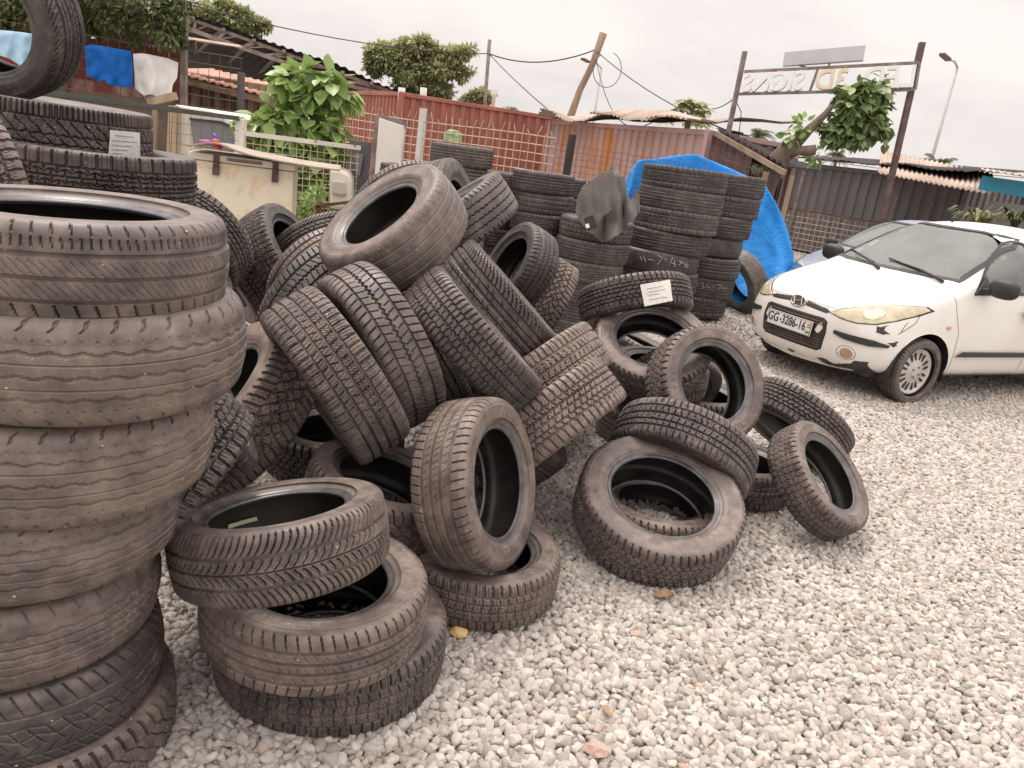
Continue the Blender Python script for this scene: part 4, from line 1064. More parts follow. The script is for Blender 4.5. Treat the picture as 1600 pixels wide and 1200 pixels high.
# long shed with truss roof
lr = empty('truss_shed', tuple(Vector((aty(285, 30, 27).x, 27, 0)))); tag(lr, 'long shed with a dark sheet roof on steel trusses above the heap', 'shed')
L0 = Vector(lr.location)
T1, T2 = aty(268, 8, 27), aty(742, 182, 28)
B1, B2 = aty(120, 76, 40), aty(775, 216, 40)
tin_roof('roof', (T1, T2, B2, B1), M_ROOFDK, lr, .03, .30, loc=L0, sag=.18, seed=12, nx=200)
U1b, U2b = aty(200, 86, 39), aty(740, 214, 39)
mb = MB(); U1, U2 = aty(282, 24, 27.2), aty(735, 188, 28.2); D1, D2 = aty(285, 42, 27.2), aty(640, 166, 28.)
mb.bar(U1 - L0, U2 - L0, .10); mb.bar(D1 - L0, D2 - L0, .13)
for i in range(10):
    s = (i + .5) / 10; p, q = U1.lerp(U2, s) - L0, D1.lerp(D2, s) - L0; mb.bar(p, q, .09)
    if i < 9: mb.bar(q, U1.lerp(U2, (i + .9) / 10) - L0, .05)
    mb.bar(p + (U1 - p).normalized() * 0 + Vector((0, -.2, .05)), U1b.lerp(U2b, s) - L0 + Vector((0, 0, .12)), .11)          # purlins
mb.build('truss', M_STEEL, lr)
mb = MB(); U1b, U2b = aty(200, 86, 39), aty(740, 214, 39)
mb.bar(U1b - L0, U2b - L0, .05); mb.bar(U1b - L0 - Vector((0, 0, .45)), U2b - L0 - Vector((0, 0, .3)), .06)
for i in range(14):
    s = i / 13; mb.bar(U1b.lerp(U2b, s) - L0, U1b.lerp(U2b, s) - L0 - Vector((0, 0, .42)), .03)
mb.build('truss', M_STEELB, lr)
mb = MB()
for (u, y) in ((285, 27.2), (520, 27.6), (733, 28.1)):
    p = aty(u, 60, y); zz = U1.lerp(U2, (u - 285) / 450).z
    mb.bar((p.x - L0.x, p.y - L0.y, 0), (p.x - L0.x, p.y - L0.y, zz), .16)
mb.build('column', M_STEELB, lr)
# brown sheet building under it with a pinkish roof
bb = empty('tin_building', (aty(330, 150, 15.5).x, 15.5, 0)); tag(bb, 'brown corrugated tin building with a faded pink roof behind the wire fence', 'building')
L0 = Vector(bb.location)
w1, w2 = aty(280, 150, 15.5), aty(440, 160, 16.1)
corr_wall((w1.x - L0.x, w1.y - L0.y), (w2.x - L0.x, w2.y - L0.y), 0, 2.15, .06, .22).build('wall', M_BROWN, bb)
M_PINKROOF = simple_mat('pink_roof', (.62, .36, .28), (.45, .22, .16), .7, 2, bumps=.2)
e1, e2 = aty(250, 92, 15.2), aty(440, 138, 15.8)
tin_roof('roof', (e1 + Vector((0, 0, -.18)), e2 + Vector((0, 0, -.2)), e2 + Vector((.3, 1.6, .02)), e1 + Vector((.3, 1.6, .02))), M_PINKROOF, bb, .02, .15, loc=L0, seed=14)
MB().bar(e1 - L0 + Vector((0, .1, -.28)), e2 - L0 + Vector((0, .1, -.3)), .05, .12).build('beam', M_WOOD, bb)
# red shed far left
rs = empty('red_shed', (aty(200, 100, 12.5).x, 12.5, 0)); tag(rs, 'dark red shed with a brown fascia and peeling lower boards behind the hanging clothes', 'shed')
L0 = Vector(rs.location)
w1, w2 = aty(-160, 60, 12.4), aty(284, 100, 12.6)
MB().prism([w1 * 1 - L0 * 1 - Vector((0, 0, w1.z)), w2 - L0 - Vector((0, 0, w2.z)), w2 - L0 - Vector((0, 0, w2.z - 2.35)), w1 - L0 - Vector((0, 0, w1.z - 2.35))], (0, .12, 0)).build('wall', M_REDWALL, rs)
f1, f2 = aty(-160, 20, 12.2), aty(305, 77, 12.2)
MB().prism([f1 - L0, f2 - L0, f2 - L0 + Vector((0, 0, .13)), f1 - L0 + Vector((0, 0, .17))], (0, .05, 0)).build('fascia', M_STEELB, rs)
tin_roof('roof', (f1 + Vector((0, -.15, .16)), f2 + Vector((0, -.15, .13)), f2 + Vector((-.4, 3, .35)), f1 + Vector((0, 3, .4))), M_ROOFTAN, rs, .02, .15, loc=L0, seed=15)
c1, c2 = aty(60, 100, 11.6), aty(272, 150, 11.6)
corr_wall((c1.x - L0.x, c1.y - L0.y), (c2.x - L0.x, c2.y - L0.y), .0, 1.72, .01, .22, .9).build('lower_boards', M_PEEL, rs)

# ------------------------------------------------------------------ poles and wires
def pole(name, label, cat, pts, r, mat, group=None, rs=None, n=10):
    o = MB().tube(pts, r, n, rs=rs).build(name, mat, None, True); tag(o, label, cat, group); return o
b0 = aty(893, 178, 25); t0 = aty(943, 52, 25); dd = (t0 - b0).normalized()
pole('wooden_pole', 'crooked leaning wooden pole carrying wires above the kiosk roofs', 'pole',
     [b0 - dd * 3.3 * (b0.z / 3.3) , b0, b0.lerp(t0, .3) + Vector((-.03, 0, 0)), b0.lerp(t0, .62) + Vector((.04, 0, 0)), t0], .09, M_WOOD, rs=[.13, .12, .10, .10, .12])
b1_, t1_ = aty(757, 172, 27), aty(765, 62, 27)
pole('utility_pole', 'thin upright grey pole behind the red container', 'pole', [Vector((b1_.x, b1_.y, 0)), b1_, t1_], .06, M_STEEL)
p_ = aty(769, 176, 22.6)
pole('vent_pipe', 'short pale pipe with a cap on the red container roof', 'pipe', [p_ + Vector((0, 0, -.2)), aty(772, 150, 22.6), aty(773, 140, 22.6)], .05, M_WHITEP, rs=[.05, .05, .09])
for (u, v0, v1, y, lab) in ((627, 152, 137, 21.1, 'short stub post on the near corner of the red container'), (661, 158, 137, 21.5, 'short pale stub post further along the red container')):
    p_ = aty(u, v0, y); q_ = aty(u + 1, v1, y); pole('stub_post', lab, 'post', [p_ + Vector((0, 0, -.1)), q_], .09, M_WHITEP)
M_GALV = simple_mat('galvanised_steel', (.52, .50, .48), (.44, .42, .40), .5, 4, bumps=0)
def street_lamp(label, base, top, arm, r, head):
    root = empty('street_lamp', (base.x, base.y, 0)); tag(root, label, 'street lamp'); L0 = root.location
    MB().tube([Vector((0, 0, 0)), top - L0], r, 10, rs=[r, r * .6]).build('pole', M_GALV, root, True)
    MB().tube([top - L0, top.lerp(arm, .35) + Vector((0, 0, .15)) - L0, arm - L0], r * .5, 8).build('arm', M_GALV, root, True)
    d = (arm - top).normalized(); M = Matrix((d.cross(Vector((0, 0, 1))).normalized(), d, Vector((0, 0, 1)))).transposed()
    MB().box(arm + d * head * .3 - L0, (head * .5, head, head * .22), M).build('lamp_head', M_STEELB, root, bevel=.03)
    return root
street_lamp('tall grey street lamp right of the rusty sign post', gnd(1440, 330), aty(1495, 108, 42), aty(1476, 90, 42), .13, .75) if False else None
tp = aty(1496, 106, 42)
street_lamp('tall grey street lamp right of the rusty sign post', Vector((tp.x, tp.y, 0)), tp, aty(1480, 92, 41.5), .11, .65)
tp = aty(940, 107, 60)
street_lamp('distant thin street lamp behind the leaning wooden pole', Vector((tp.x, tp.y, 0)), tp, aty(918, 96, 59), .12, .7)
M_WIRE = simple_mat('wire', (.03, .028, .028), None, .6, bumps=0)
def wire(label, pts, r=.012, group='overhead wires'):
    o = MB().tube(pts, r, 5).build('overhead_wire', M_WIRE, None, True); tag(o, label, 'wire', group)
def sagw(a, b, sag, n=12): return [a.lerp(b, i / n) + Vector((0, 0, -sag * 4 * (i / n) * (1 - i / n))) for i in range(n + 1)]
Pb = aty(930, 78, 25); Pp = aty(764, 84, 27)
wire('overhead wire running from the mango tree to the thin grey pole', sagw(aty(300, 8, 20), Pp, .25), .014)
wire('slack overhead wire between the thin grey pole and the leaning wooden pole', sagw(Pp, Pb, .3), .02)
wire('straight wire falling from the thin grey pole to the kiosk roof', sagw(Pp, aty(862, 176, 21.5), .05), .014)
wire('wire from the leaning wooden pole down to the tree stump', sagw(Pb, aty(1262, 245, 16), .35), .014)
wire('hanging wire drooping from the wooden pole onto the tan roof', sagw(Pb + Vector((.05, 0, -.2)), aty(1030, 184, 20), .9), .012)
wire('wire stretched from the left sign post to the palm', sagw(aty(1147, 154, 16), aty(1112, 170, 20), .05), .012)
wire('loose wire hanging beside the left sign post', [aty(1150, 158, 16), aty(1158, 175, 16), aty(1157, 190, 16), aty(1154, 212, 16)], .009)
for i, (va, vb) in enumerate(((243, 264), (250, 272), (257, 281), (262, 290))):
    wire(('topmost', 'second', 'third', 'lowest')[i] + ' of the four faint distant power lines on the right', sagw(aty(1130 + 150, va, 80), aty(1720, vb + 21, 70), .3), .03, 'distant power lines')
lp = [Pb + Vector((math.cos(t) * .42 + .45, 0, math.sin(t) * .5 - .5)) for t in np.linspace(2.2, 7.6, 20)]
wire('loop of spare wire coiled at the leaning wooden pole', lp, .011)

# ------------------------------------------------------------------ sign gantry
sg = empty('sign_gantry', (aty(1140, 200, 16).x, 16, 0)); tag(sg, 'tall steel sign frame seen from behind with reversed channel letters', 'sign'); L0 = Vector(sg.location)
pl0, pl1 = aty(1140, 198, 16), aty(1164, 80, 16); pr0, pr1 = aty(1378, 342, 15), aty(1441, 66, 15)
def ext(a, b): t = a.z / (b.z - a.z); return a - (b - a) * t
MB().bar(ext(pl0, pl1) - L0, pl1 - L0, .09).build('post', M_STEEL, sg, bevel=.01)
MB().bar(ext(pr0, pr1) - L0, pr1 - L0, .10).build('post', M_STEELB, sg, bevel=.01)
a, b_, c, d = aty(1163, 112, 15.9), aty(1437, 98, 14.9), aty(1154, 147, 15.9), aty(1430, 140, 14.9)
mb = MB(); mb.bar(a - L0, b_ - L0, .05); mb.bar(c - L0, d - L0, .05); mb.bar(a.lerp(b_, .44) - L0, c.lerp(d, .42) - L0, .045); mb.bar(b_ - L0, d - L0, .04)
mb.build('frame', M_STEEL, sg)
M_LET = simple_mat('letter_back', (.93, .91, .87), (.88, .86, .81), .6, 5, bumps=.1)
M_LETO = simple_mat('letter_orange', (.88, .78, .62), (.85, .68, .46), .6, 5, bumps=.1)
xd = (b_ - a).normalized(); zd = (a - c).normalized(); nd = xd.cross(zd).normalized()
def letters(txt, s0, s1, mat, hgt):
    cu = bpy.data.curves.new('letters', 'FONT'); cu.body = txt; cu.size = 1; cu.extrude = .06; cu.offset = .018; cu.bevel_depth = .004
    ob = bpy.data.objects.new('tmp', cu); COL.objects.link(ob)
    dg = bpy.context.evaluated_depsgraph_get(); dg.update()
    me = bpy.data.meshes.new_from_object(ob.evaluated_get(dg)); bpy.data.objects.remove(ob)
    vs = np.array([v.co for v in me.vertices]); w = vs[:, 0].max() - vs[:, 0].min(); hh = vs[:, 1].max() - vs[:, 1].min()
    vs[:, 0] = (vs[:, 0] - vs[:, 0].min()) / w; vs[:, 1] = (vs[:, 1] - vs[:, 1].min()) / hh
    # seen from behind: reading direction runs right to left
    bl, br = c.lerp(d, s0), c.lerp(d, s1); tl, tr_ = a.lerp(b_, s0), a.lerp(b_, s1)
    for i, v in enumerate(me.vertices):
        s = 1 - vs[i, 0]; t = .08 + .84 * vs[i, 1]
        lo, up_ = bl.lerp(br, s), tl.lerp(tr_, s); v.co = lo.lerp(up_, t) + nd * (vs[i, 2]) - L0
    me.flip_normals(); me.materials.append(mat)
    o = bpy.data.objects.new('letters', me); link(o, sg); return o
letters('SIGNS', .01, .375, M_LET, .4); letters('3D', .44, .62, M_LETO, .4); letters('LED', .71, .985, M_LET, .4)
M_TRANS = simple_mat('letter_backing', (.80, .76, .70), (.74, .70, .64), .35, 6, bumps=.05)
# light box on top
lb0, lb1, lb2, lb3 = aty(1223, 103, 15.7), aty(1349, 94, 15.3), aty(1353, 70, 15.3), aty(1226, 81, 15.7)
M_BOX = simple_mat('light_box', (.62, .61, .61), (.55, .54, .54), .5, 3, bumps=.1)
MB().prism([q - L0 for q in (lb0, lb1, lb2, lb3)], (.06, .16, 0)).build('light_box', M_BOX, sg, bevel=.006)
mb = MB()
for s in (.22, .60): mb.bar(lb0.lerp(lb1, s) - L0 + Vector((0, .05, 0)), a.lerp(b_, .32 + s * .3) - L0, .035)
mb.build('bracket', M_STEELB, sg)

# ------------------------------------------------------------------ lopped tree, papaya, palms
cr = pxblobs([(1338, 150, 26, 24, 0), (1362, 150, 24, 22, .1), (1330, 180, 30, 26, 0), (1368, 185, 22, 24, 0), (1345, 205, 28, 18, 0), (1310, 200, 22, 16, 0), (1300, 215, 14, 12, 0), (1378, 205, 12, 16, 0), (1352, 135, 14, 12, 0)], 15.0, .8)
tk = [(*aty(1180, 330, 15.), .24), (*aty(1208, 258, 15.), .20), (*aty(1232, 232, 15.), .16), (*aty(1262, 205, 15.), .09), (*aty(1290, 178, 15.), .06), (*aty(1300, 165, 15.), .05)]
tk[0] = (tk[0][0] - .15, tk[0][1], 0, .27)
lt = tree('lopped tree with a thick cut trunk and bunched regrown leaves before the sign', 'tree', cr, 1500, .17, ML_CUT, tk, 11, big=True, droop=.9, jit=.3, limbs=False)
mb = MB(); L0 = Vector(lt.location)
q = [aty(1222, 245, 15) - L0, aty(1245, 236, 14.9) - L0, aty(1275, 234, 14.8) - L0]; mb.tube(q, .08, 8, rs=[.12, .08, .09])
q = [aty(1222, 240, 15) - L0, aty(1230, 222, 15) - L0, aty(1234, 218, 15) - L0]; mb.tube(q, .06, 8, rs=[.09, .06, .05])
q = [aty(1290, 178, 15) - L0, aty(1330, 180, 15) - L0, aty(1355, 165, 15) - L0]; mb.tube(q, .03, 6, rs=[.05, .035, .015])
mb.build('limb', M_BARK, lt, True)
for k, bl in enumerate([(1255, 195, 14, 10, 0), (1238, 215, 10, 10, 0), (1190, 258, 9, 7, 0), (1275, 245, 8, 8, 0)]):
    P, Nn = blob_points(pxblobs([bl], 14.9), 26, np.random.default_rng(2 + k), .75)
    leaves('sprout', P - np.array(L0), .13, ML_HEART, lt, 3 + k, True, .3, Nn)
# papaya
def radial_fronds(label, name, cat, c, h, n, L, mat, seed, kind):
    root = empty(name, (c.x, c.y, 0)); tag(root, label, cat); rng = random.Random(seed)
    MB().tube([(0, 0, 0), (0.05, 0, c.z * .5), (0, 0, c.z)], .1, 8, rs=[.16 * h, .11 * h, .08 * h]).build('trunk', M_BARK, root, True)
    mb = MB()
    for i in range(n):
        az = rng.uniform(0, 2 * PI); el = rng.uniform(-.3, 1.2); LL = L * rng.uniform(.75, 1.1)
        d = Vector((math.cos(az) * math.cos(el), math.sin(az) * math.cos(el), math.sin(el)))
        pts = [Vector((0, 0, c.z)) + d * LL * t + Vector((0, 0, -LL * .55 * t * t)) for t in np.linspace(0, 1, 7)]
        if kind == 'palm':
            for k in range(1, 7):
                for sdn in (-1, 1):
                    p = pts[k]; t = (pts[k] - pts[k - 1]).normalized(); s = t.cross(Vector((0, 0, 1))).normalized() * sdn
                    for q in (0, .5):
                        o_ = pts[k - 1].lerp(p, q); w = LL * .03; e = o_ + (s * .8 + t * .7 - Vector((0, 0, .45))).normalized() * LL * .34 * (1 - (k - 1) / 8)
                        mb.add([o_ - t * w, o_ + t * w, e], [(0, 1, 2)])
            mb.tube(pts, LL * .012, 4)
        else:
            mb.tube(pts[:5], .02, 4); p = pts[4]
            for k in range(7):
                a2 = k / 7 * 2 * PI; e = p + Vector((math.cos(a2), math.sin(a2), -.5 - .3 * math.sin(a2 + i))).normalized() * LL * .42; s = Vector((-math.sin(a2), math.cos(a2), 0)) * LL * .09; m_ = p.lerp(e, .55)
                mb.add([p, m_ + s, e, m_ - s], [(0, 1, 2, 3)])
    o = mb.build('crown', mat, root); a_ = o.data.attributes.new('tone', 'FLOAT', 'POINT')
    a_.data.foreach_set('value', np.repeat(np.random.default_rng(seed).random(len(a_.data) // 4 + 1), 4)[:len(a_.data)].astype(np.float32))
    return root
radial_fronds('papaya tree with fingered leaves behind the tan kiosk roof', 'papaya_tree', 'tree', aty(1078, 172, 24), 1, 34, .85, ML_TREE, 4, 'pap')
radial_fronds('distant palm just right of the left sign post', 'palm_tree', 'tree', aty(1184, 212, 50), 1.5, 24, 1.3, ML_PALM, 5, 'palm')
radial_fronds('distant palm behind the tall street lamp', 'palm_tree', 'tree', aty(1465, 262, 40), 1.5, 30, 1.6, ML_PALM, 6, 'palm')
radial_fronds('faint distant palm behind the lopped tree', 'palm_tree', 'tree', aty(1308, 243, 70), 1.5, 24, 1.6, ML_PALM, 7, 'palm')
radial_fronds('tiny distant palm above the red container', 'palm_tree', 'tree', aty(798, 172, 70), 1.5, 20, 1.0, ML_PALM, 8, 'palm')

# ------------------------------------------------------------------ fences
M_MESHW = simple_mat('cream_wire', (.62, .52, .42), (.42, .30, .22), .6, 10, bumps=0)
M_MESHD = simple_mat('dark_wire', (.13, .10, .085), (.07, .05, .04), .6, 10, bumps=0)
def wire_fence(label, A, B, z0, z1, pitch, r, mat, posts, pmat, spikes=False, pw=.06, rail=None, railmat=None, name='wire_fence', seed=0):
    root = empty(name, (A[0], A[1], 0)); tag(root, label, 'fence'); o = Vector((A[0], A[1], 0)); rng = random.Random(seed)
    A_, B_ = Vector((A[0], A[1], 0)) - o, Vector((B[0], B[1], 0)) - o; d = B_ - A_; L = d.length; dn = d.normalized(); nrm = Vector((-dn.y, dn.x, 0))
    mb = MB()
    wob = lambda x, z: nrm * .035 * mnoise.noise(Vector((x * 1.1, z * 1.3, seed)))
    for i in range(int(L / pitch) + 1):
        x = i * pitch; top = z1 + (rng.uniform(.03, .13) if spikes else 0)
        pts = [A_ + dn * x + Vector((0, 0, z0 + (z1 - z0) * t)) + wob(x, t * 2) for t in np.linspace(0, 1, 6)]
        if spikes: pts.append(A_ + dn * (x + rng.uniform(-.05, .05)) + Vector((0, 0, top)))
        mb.tube(pts, r, 4)
    for j in range(int((z1 - z0) / pitch) + 1):
        z = z1 - j * pitch; pts = [A_ + dn * (L * t) + Vector((0, 0, z + .02 * mnoise.noise(Vector((t * L * .8, z, 3))))) + wob(L * t, (z - z0) / (z1 - z0) * 2) for t in np.linspace(0, 1, max(4, int(L / .3)))]
        mb.tube(pts, r, 4)
    mb.build('wire_mesh', mat, root)
    for (x, h, w, lean) in posts:
        MB().bar(A_ + dn * x, A_ + dn * (x + lean) + Vector((0, 0, h)), w or pw).build('post', pmat, root, bevel=.005)
    if rail is not None:
        for zr in rail: MB().bar(A_ + Vector((0, 0, zr)), B_ + Vector((0, 0, zr)), .045).build('rail', railmat or pmat, root)
    return root
M_GREENR = simple_mat('green_rail', (.07, .085, .07), (.05, .055, .045), .6, 6, bumps=.1)
M_BLKPOST = simple_mat('black_post', (.05, .042, .04), (.03, .025, .022), .7, 8, bumps=.2)
A = xy(-130, 80, 10.3); B = xy(378, 130, 11.3); fl = math.dist(A, B)
def fx(u, y): p = aty(u, 150, y); return math.dist(A, (p.x, p.y))
wire_fence('dark wire mesh fence on steel posts with clothes hung over it', A, B, 1.2, 2.28, .14, .0045, M_MESHD,
           [(.2, 2.5, .08, 0), (fx(287, 11.1), 2.72, .08, 0)], M_STEEL, seed=1)
A2, B2_ = xy(-130, 80, 7.3), xy(374, 190, 8.2)
wire_fence('thin wire mesh fence with a dark green top rail in front of the old van', A2, B2_, .5, 1.50, .10, .0022, M_MESHD, [(.1, 1.5, .05, 0)], M_GREENR, rail=(1.52,), seed=6)
pp_ = aty(376, 150, 11.2)
pole('fence_post', 'dark upright post between the dark wire mesh and the leafy bush', 'post', [(pp_.x, pp_.y, 0), (pp_.x, pp_.y, aty(376, 113, 11.2).z)], .05, M_BLKPOST)
A = xy(372, 250, 8.25); B = xy(560, 270, 8.9)
wire_fence('white framed mesh fence panel in front of the leafy bush', A, B, .15, 1.36, .075, .004, M_MESHW, [(.02, 1.52, .09, 0)], M_WHITEP, rail=(1.38,), railmat=M_WHITEP, seed=2)
A = xy(505, 200, 11.0); B = xy(868, 230, 9.4); fl = math.dist(A, B)
wire_fence('cream welded mesh fence with bent spikes before the red container', A, B, .3, 1.78, .10, .006, M_MESHW, [(fl * .455, 1.93, .07, .02)], M_WHITEP, spikes=True, seed=3)
A = xy(868, 230, 9.4); B = xy(1112, 240, 10.6); fl = math.dist(A, B)
wire_fence('thin wire fence with a black and white post by the pink container', A, B, .3, 1.72, .075, .0022, M_MESHD, [(.18, 1.85, .07, .03)], M_BLKPOST, seed=4)
A = xy(1190, 350, 20.6); B = xy(1560, 380, 17.0); fl = math.dist(A, B)
wire_fence('pale mesh fence with rusty posts in front of the grey container', A, B, .0, 1.05, .13, .008, M_MESHW, [(.75, 2.0, .07, .06), (fl * .58, 1.7, .05, 0), (fl * .72, 1.7, .05, 0)], M_STEEL, rail=(1.08,), railmat=M_STEELB, seed=5)

# ------------------------------------------------------------------ clothes on the fence
def cloth_mat(name, col, col2, printed=None):
    m, nt, b = mat_new(name); b.inputs['Roughness'].default_value = .9; b.inputs['Specular IOR Level'].default_value = .15
    n = noise_tex(nt, 3, 3); r = ramp(nt, n.outputs['Fac'], ((.35, col2), (.65, col))); nt.links.new(r.outputs[0], b.inputs['Base Color'])
    n2 = noise_tex(nt, 240, 2); bump(nt, b, n2.outputs['Fac'], .2, .002); return m
def hung_cloth(name, label, cat, poly, y, mat, seed, fold=.03, res=34, thick=.006, sharp=False):
    """poly: outline in photo pixels; built as a folded sheet hanging at distance y"""
    us = [p[0] for p in poly]; vs_ = [p[1] for p in poly]; u0, u1, v0, v1 = min(us), max(us), min(vs_), max(vs_)
    def inside(u, v):
        c = False; n = len(poly); j = n - 1
        for i in range(n):
            (xi, yi), (xj, yj) = poly[i], poly[j]
            if (yi > v) != (yj > v) and u < (xj - xi) * (v - yi) / (yj - yi) + xi: c = not c
            j = i
        return c
    def clampin(u, v):     # nearest point of the outline
        best = None
        for i in range(len(poly)):
            a_, b__ = Vector(poly[i]), Vector(poly[(i + 1) % len(poly)]); p = Vector((u, v)); t = max(0, min(1, (p - a_).dot(b__ - a_) / (b__ - a_).length_squared)); q = a_.lerp(b__, t); dd_ = (q - p).length
            if best is None or dd_ < best[0]: best = (dd_, q)
        return best
    idx = {}; V = []; F = []; step = max(u1 - u0, v1 - v0) / res
    nu, nv = int((u1 - u0) / step) + 2, int((v1 - v0) / step) + 2
    def vert(i, j):
        if (i, j) in idx: return idx[(i, j)]
        u, v = u0 + (i - .5) * step, v0 + (j - .5) * step
        if not inside(u, v):
            dd_, q = clampin(u, v)
            if dd_ > step * 1.01: idx[(i, j)] = None; return None
            u, v = q
        s, t = (u - u0) / (u1 - u0), (v - v0) / (v1 - v0)
        yy = y + fold * (math.sin(s * 17 + seed + 2.2 * mnoise.noise(Vector((s * 3, t * 2, seed)))) * (.25 + .75 * t) + 1.4 * mnoise.noise(Vector((s * 6, t * 3.5, seed + 9))))
        yy -= fold * 1.2 * math.exp(-((t - .02) / .06) ** 2) * -1
        V.append(aty(u, v, yy)); idx[(i, j)] = len(V) - 1; return idx[(i, j)]
    for j in range(nv):
        for i in range(nu):
            q = [vert(i, j), vert(i + 1, j), vert(i + 1, j + 1), vert(i, j + 1)]
            q = [k for k in q if k is not None]
            if len(q) >= 3: F.append(tuple(q))
    c = sum(V, Vector()) / len(V)
    o = mesh_np(name, [v - c for v in V], F, mat, None, True); o.location = c
    m = o.modifiers.new('s', 'SOLIDIFY'); m.thickness = thick
    if not sharp: m = o.modifiers.new('u', 'SUBSURF'); m.levels = 1; m.render_levels = 1
    tag(o, label, cat, None); return o
hung_cloth('hanging_shirt', 'pale blue shirt hung on the fence, seen through the upright tyre', 'shirt', [(-8, 46), (30, 50), (62, 55), (66, 80), (64, 112), (40, 108), (16, 92), (-8, 84)], 10.35, cloth_mat('paleblue', (.42, .60, .74), (.34, .52, .68)), 1)
hung_cloth('hanging_towel', 'white cloth with blue edge draped low on the fence behind the upright tyre', 'cloth', [(-10, 100), (22, 102), (40, 112), (58, 128), (52, 150), (20, 152), (-10, 150)], 10.35, cloth_mat('bluewhite', (.72, .74, .78), (.60, .66, .78)), 2)
hung_cloth('hanging_shorts', 'bright blue shorts folded over the wire fence', 'shorts', [(133, 73), (142, 69), (205, 80), (207, 96), (208, 136), (190, 136), (166, 131), (163, 118), (158, 128), (136, 119)], 10.62, cloth_mat('royalblue', (.015, .13, .45), (.01, .09, .33)), 3, .025)
ws = hung_cloth('hanging_shirt', 'white shirt with faint red print folded over the fence', 'shirt', [(208, 84), (222, 83), (262, 91), (279, 98), (277, 122), (270, 132), (268, 151), (250, 153), (236, 147), (225, 150), (211, 138)], 10.78, cloth_mat('whitecloth', (.86, .83, .81), (.80, .77, .75)), 4, .022)
hung_cloth('green_rag', 'small light green rag on top of the mesh fence', 'rag', [(694, 206), (703, 202), (714, 204), (722, 208), (722, 222), (708, 221), (693, 219)], 10.1, cloth_mat('limerag', (.46, .60, .36), (.38, .52, .30)), 5, .02, 18)

# ------------------------------------------------------------------ old van behind the fence
M_CREAM = worn_paint('cream_paint', (.74, .67, .56), (.50, .30, .17), .18, 2.0, .45, second=(.80, .74, .63))
M_GLASSD = None
def glass_mat(name, col=(.12, .13, .14), rough=.08):
    m, nt, b = mat_new(name); b.inputs['Base Color'].default_value = (*col, 1); b.inputs['Roughness'].default_value = rough
    b.inputs['Specular IOR Level'].default_value = .8; n = noise_tex(nt, 2, 3); bump(nt, b, n.outputs['Fac'], .05, .01); return m
M_VGLASS = glass_mat('dusty_glass', (.16, .165, .17), .2)
vn = empty('old_van', (aty(320, 220, 9.6).x, 9.6, 0)); tag(vn, 'old cream pickup van with a long side window behind the chest freezer', 'van'); L0 = Vector(vn.location)
def PP(u, v, y): return aty(u, v, y) - L0
yv = 9.4
roofl = [(266, 162), (290, 166), (322, 170), (350, 178), (364, 190), (378, 216), (398, 240), (404, 330), (262, 316)]
MB().prism([PP(u, v, yv) for u, v in roofl], (.15, .95, 0)).build('cab', M_CREAM, vn, bevel=.05)
MB().prism([PP(u, v, yv - .02) for u, v in [(299, 188), (345, 193), (360, 200), (372, 232), (368, 238), (303, 228)]], (0, -.02, 0)).build('window', M_VGLASS, vn)
MB().prism([PP(u, v, yv - .03) for u, v in [(296, 184), (346, 189), (364, 197), (362, 200), (345, 193), (299, 188)]], (0, -.03, 0)).build('window_trim', M_BLKPOST, vn)
mb = MB()
for (u0_, u1_) in ((243, 240), (268, 264), (275, 272)): mb.bar(PP(u0_, 165, yv - .1), PP(u1_, 252, yv - .1), .05)
mb.bar(PP(240, 250, yv - .1), PP(280, 255, yv - .1), .05); mb.bar(PP(232, 160, yv - .1), PP(275, 150, yv - .1), .08)
mb.build('cargo_frame', M_WOOD, vn)
MB().prism([PP(u, v, yv + .1) for u, v in [(120, 226), (264, 246), (264, 330), (120, 320)]], (.15, .9, 0)).build('cargo_bed', M_CREAM, vn, bevel=.02)
MB().prism([PP(u, v, yv + .85) for u, v in [(120, 140), (262, 160), (262, 250), (120, 235)]], (0, .05, 0)).build('cargo_cover', simple_mat('cargo_cover_brown', (.11, .075, .055), (.07, .05, .04), .9, 4), vn)
for u in (180, 372):
    c_ = PP(u, 300, yv); c_ = Vector((c_.x, c_.y - .02, .32))
    MB().tube([c_ - Vector((0, .02, 0)), c_ + Vector((0, .2, 0))], .32, 24).build('wheel', M_RUB, vn)
# nose of a second old vehicle
v2 = empty('old_car', (aty(540, 280, 8.6).x, 8.6, 0)); tag(v2, 'front corner of an old cream and pink car with one square headlamp', 'car'); L0 = Vector(v2.location)
MB().prism([PP(u, v, 8.7) for u, v in [(515, 263), (530, 264), (545, 271), (549, 284), (549, 330), (514, 326)]], (-.35, 2.2, 0)).build('body', M_CREAM, v2, bevel=.04)
MB().prism([PP(u, v, 8.66) for u, v in [(518, 284), (524, 282), (538, 284), (540, 303), (534, 306), (518, 302)]], (0, .06, 0)).build('headlamp', glass_mat('old_lamp', (.50, .47, .40), .15), v2, bevel=.012)
MB().prism([PP(u, v, 9.2) for u, v in [(519, 225), (552, 222), (556, 265), (519, 262)]], (-.2, 1.2, 0)).build('bonnet', worn_paint('pink_paint', (.55, .38, .36), (.5, .45, .42), .4, 4), v2, bevel=.03)

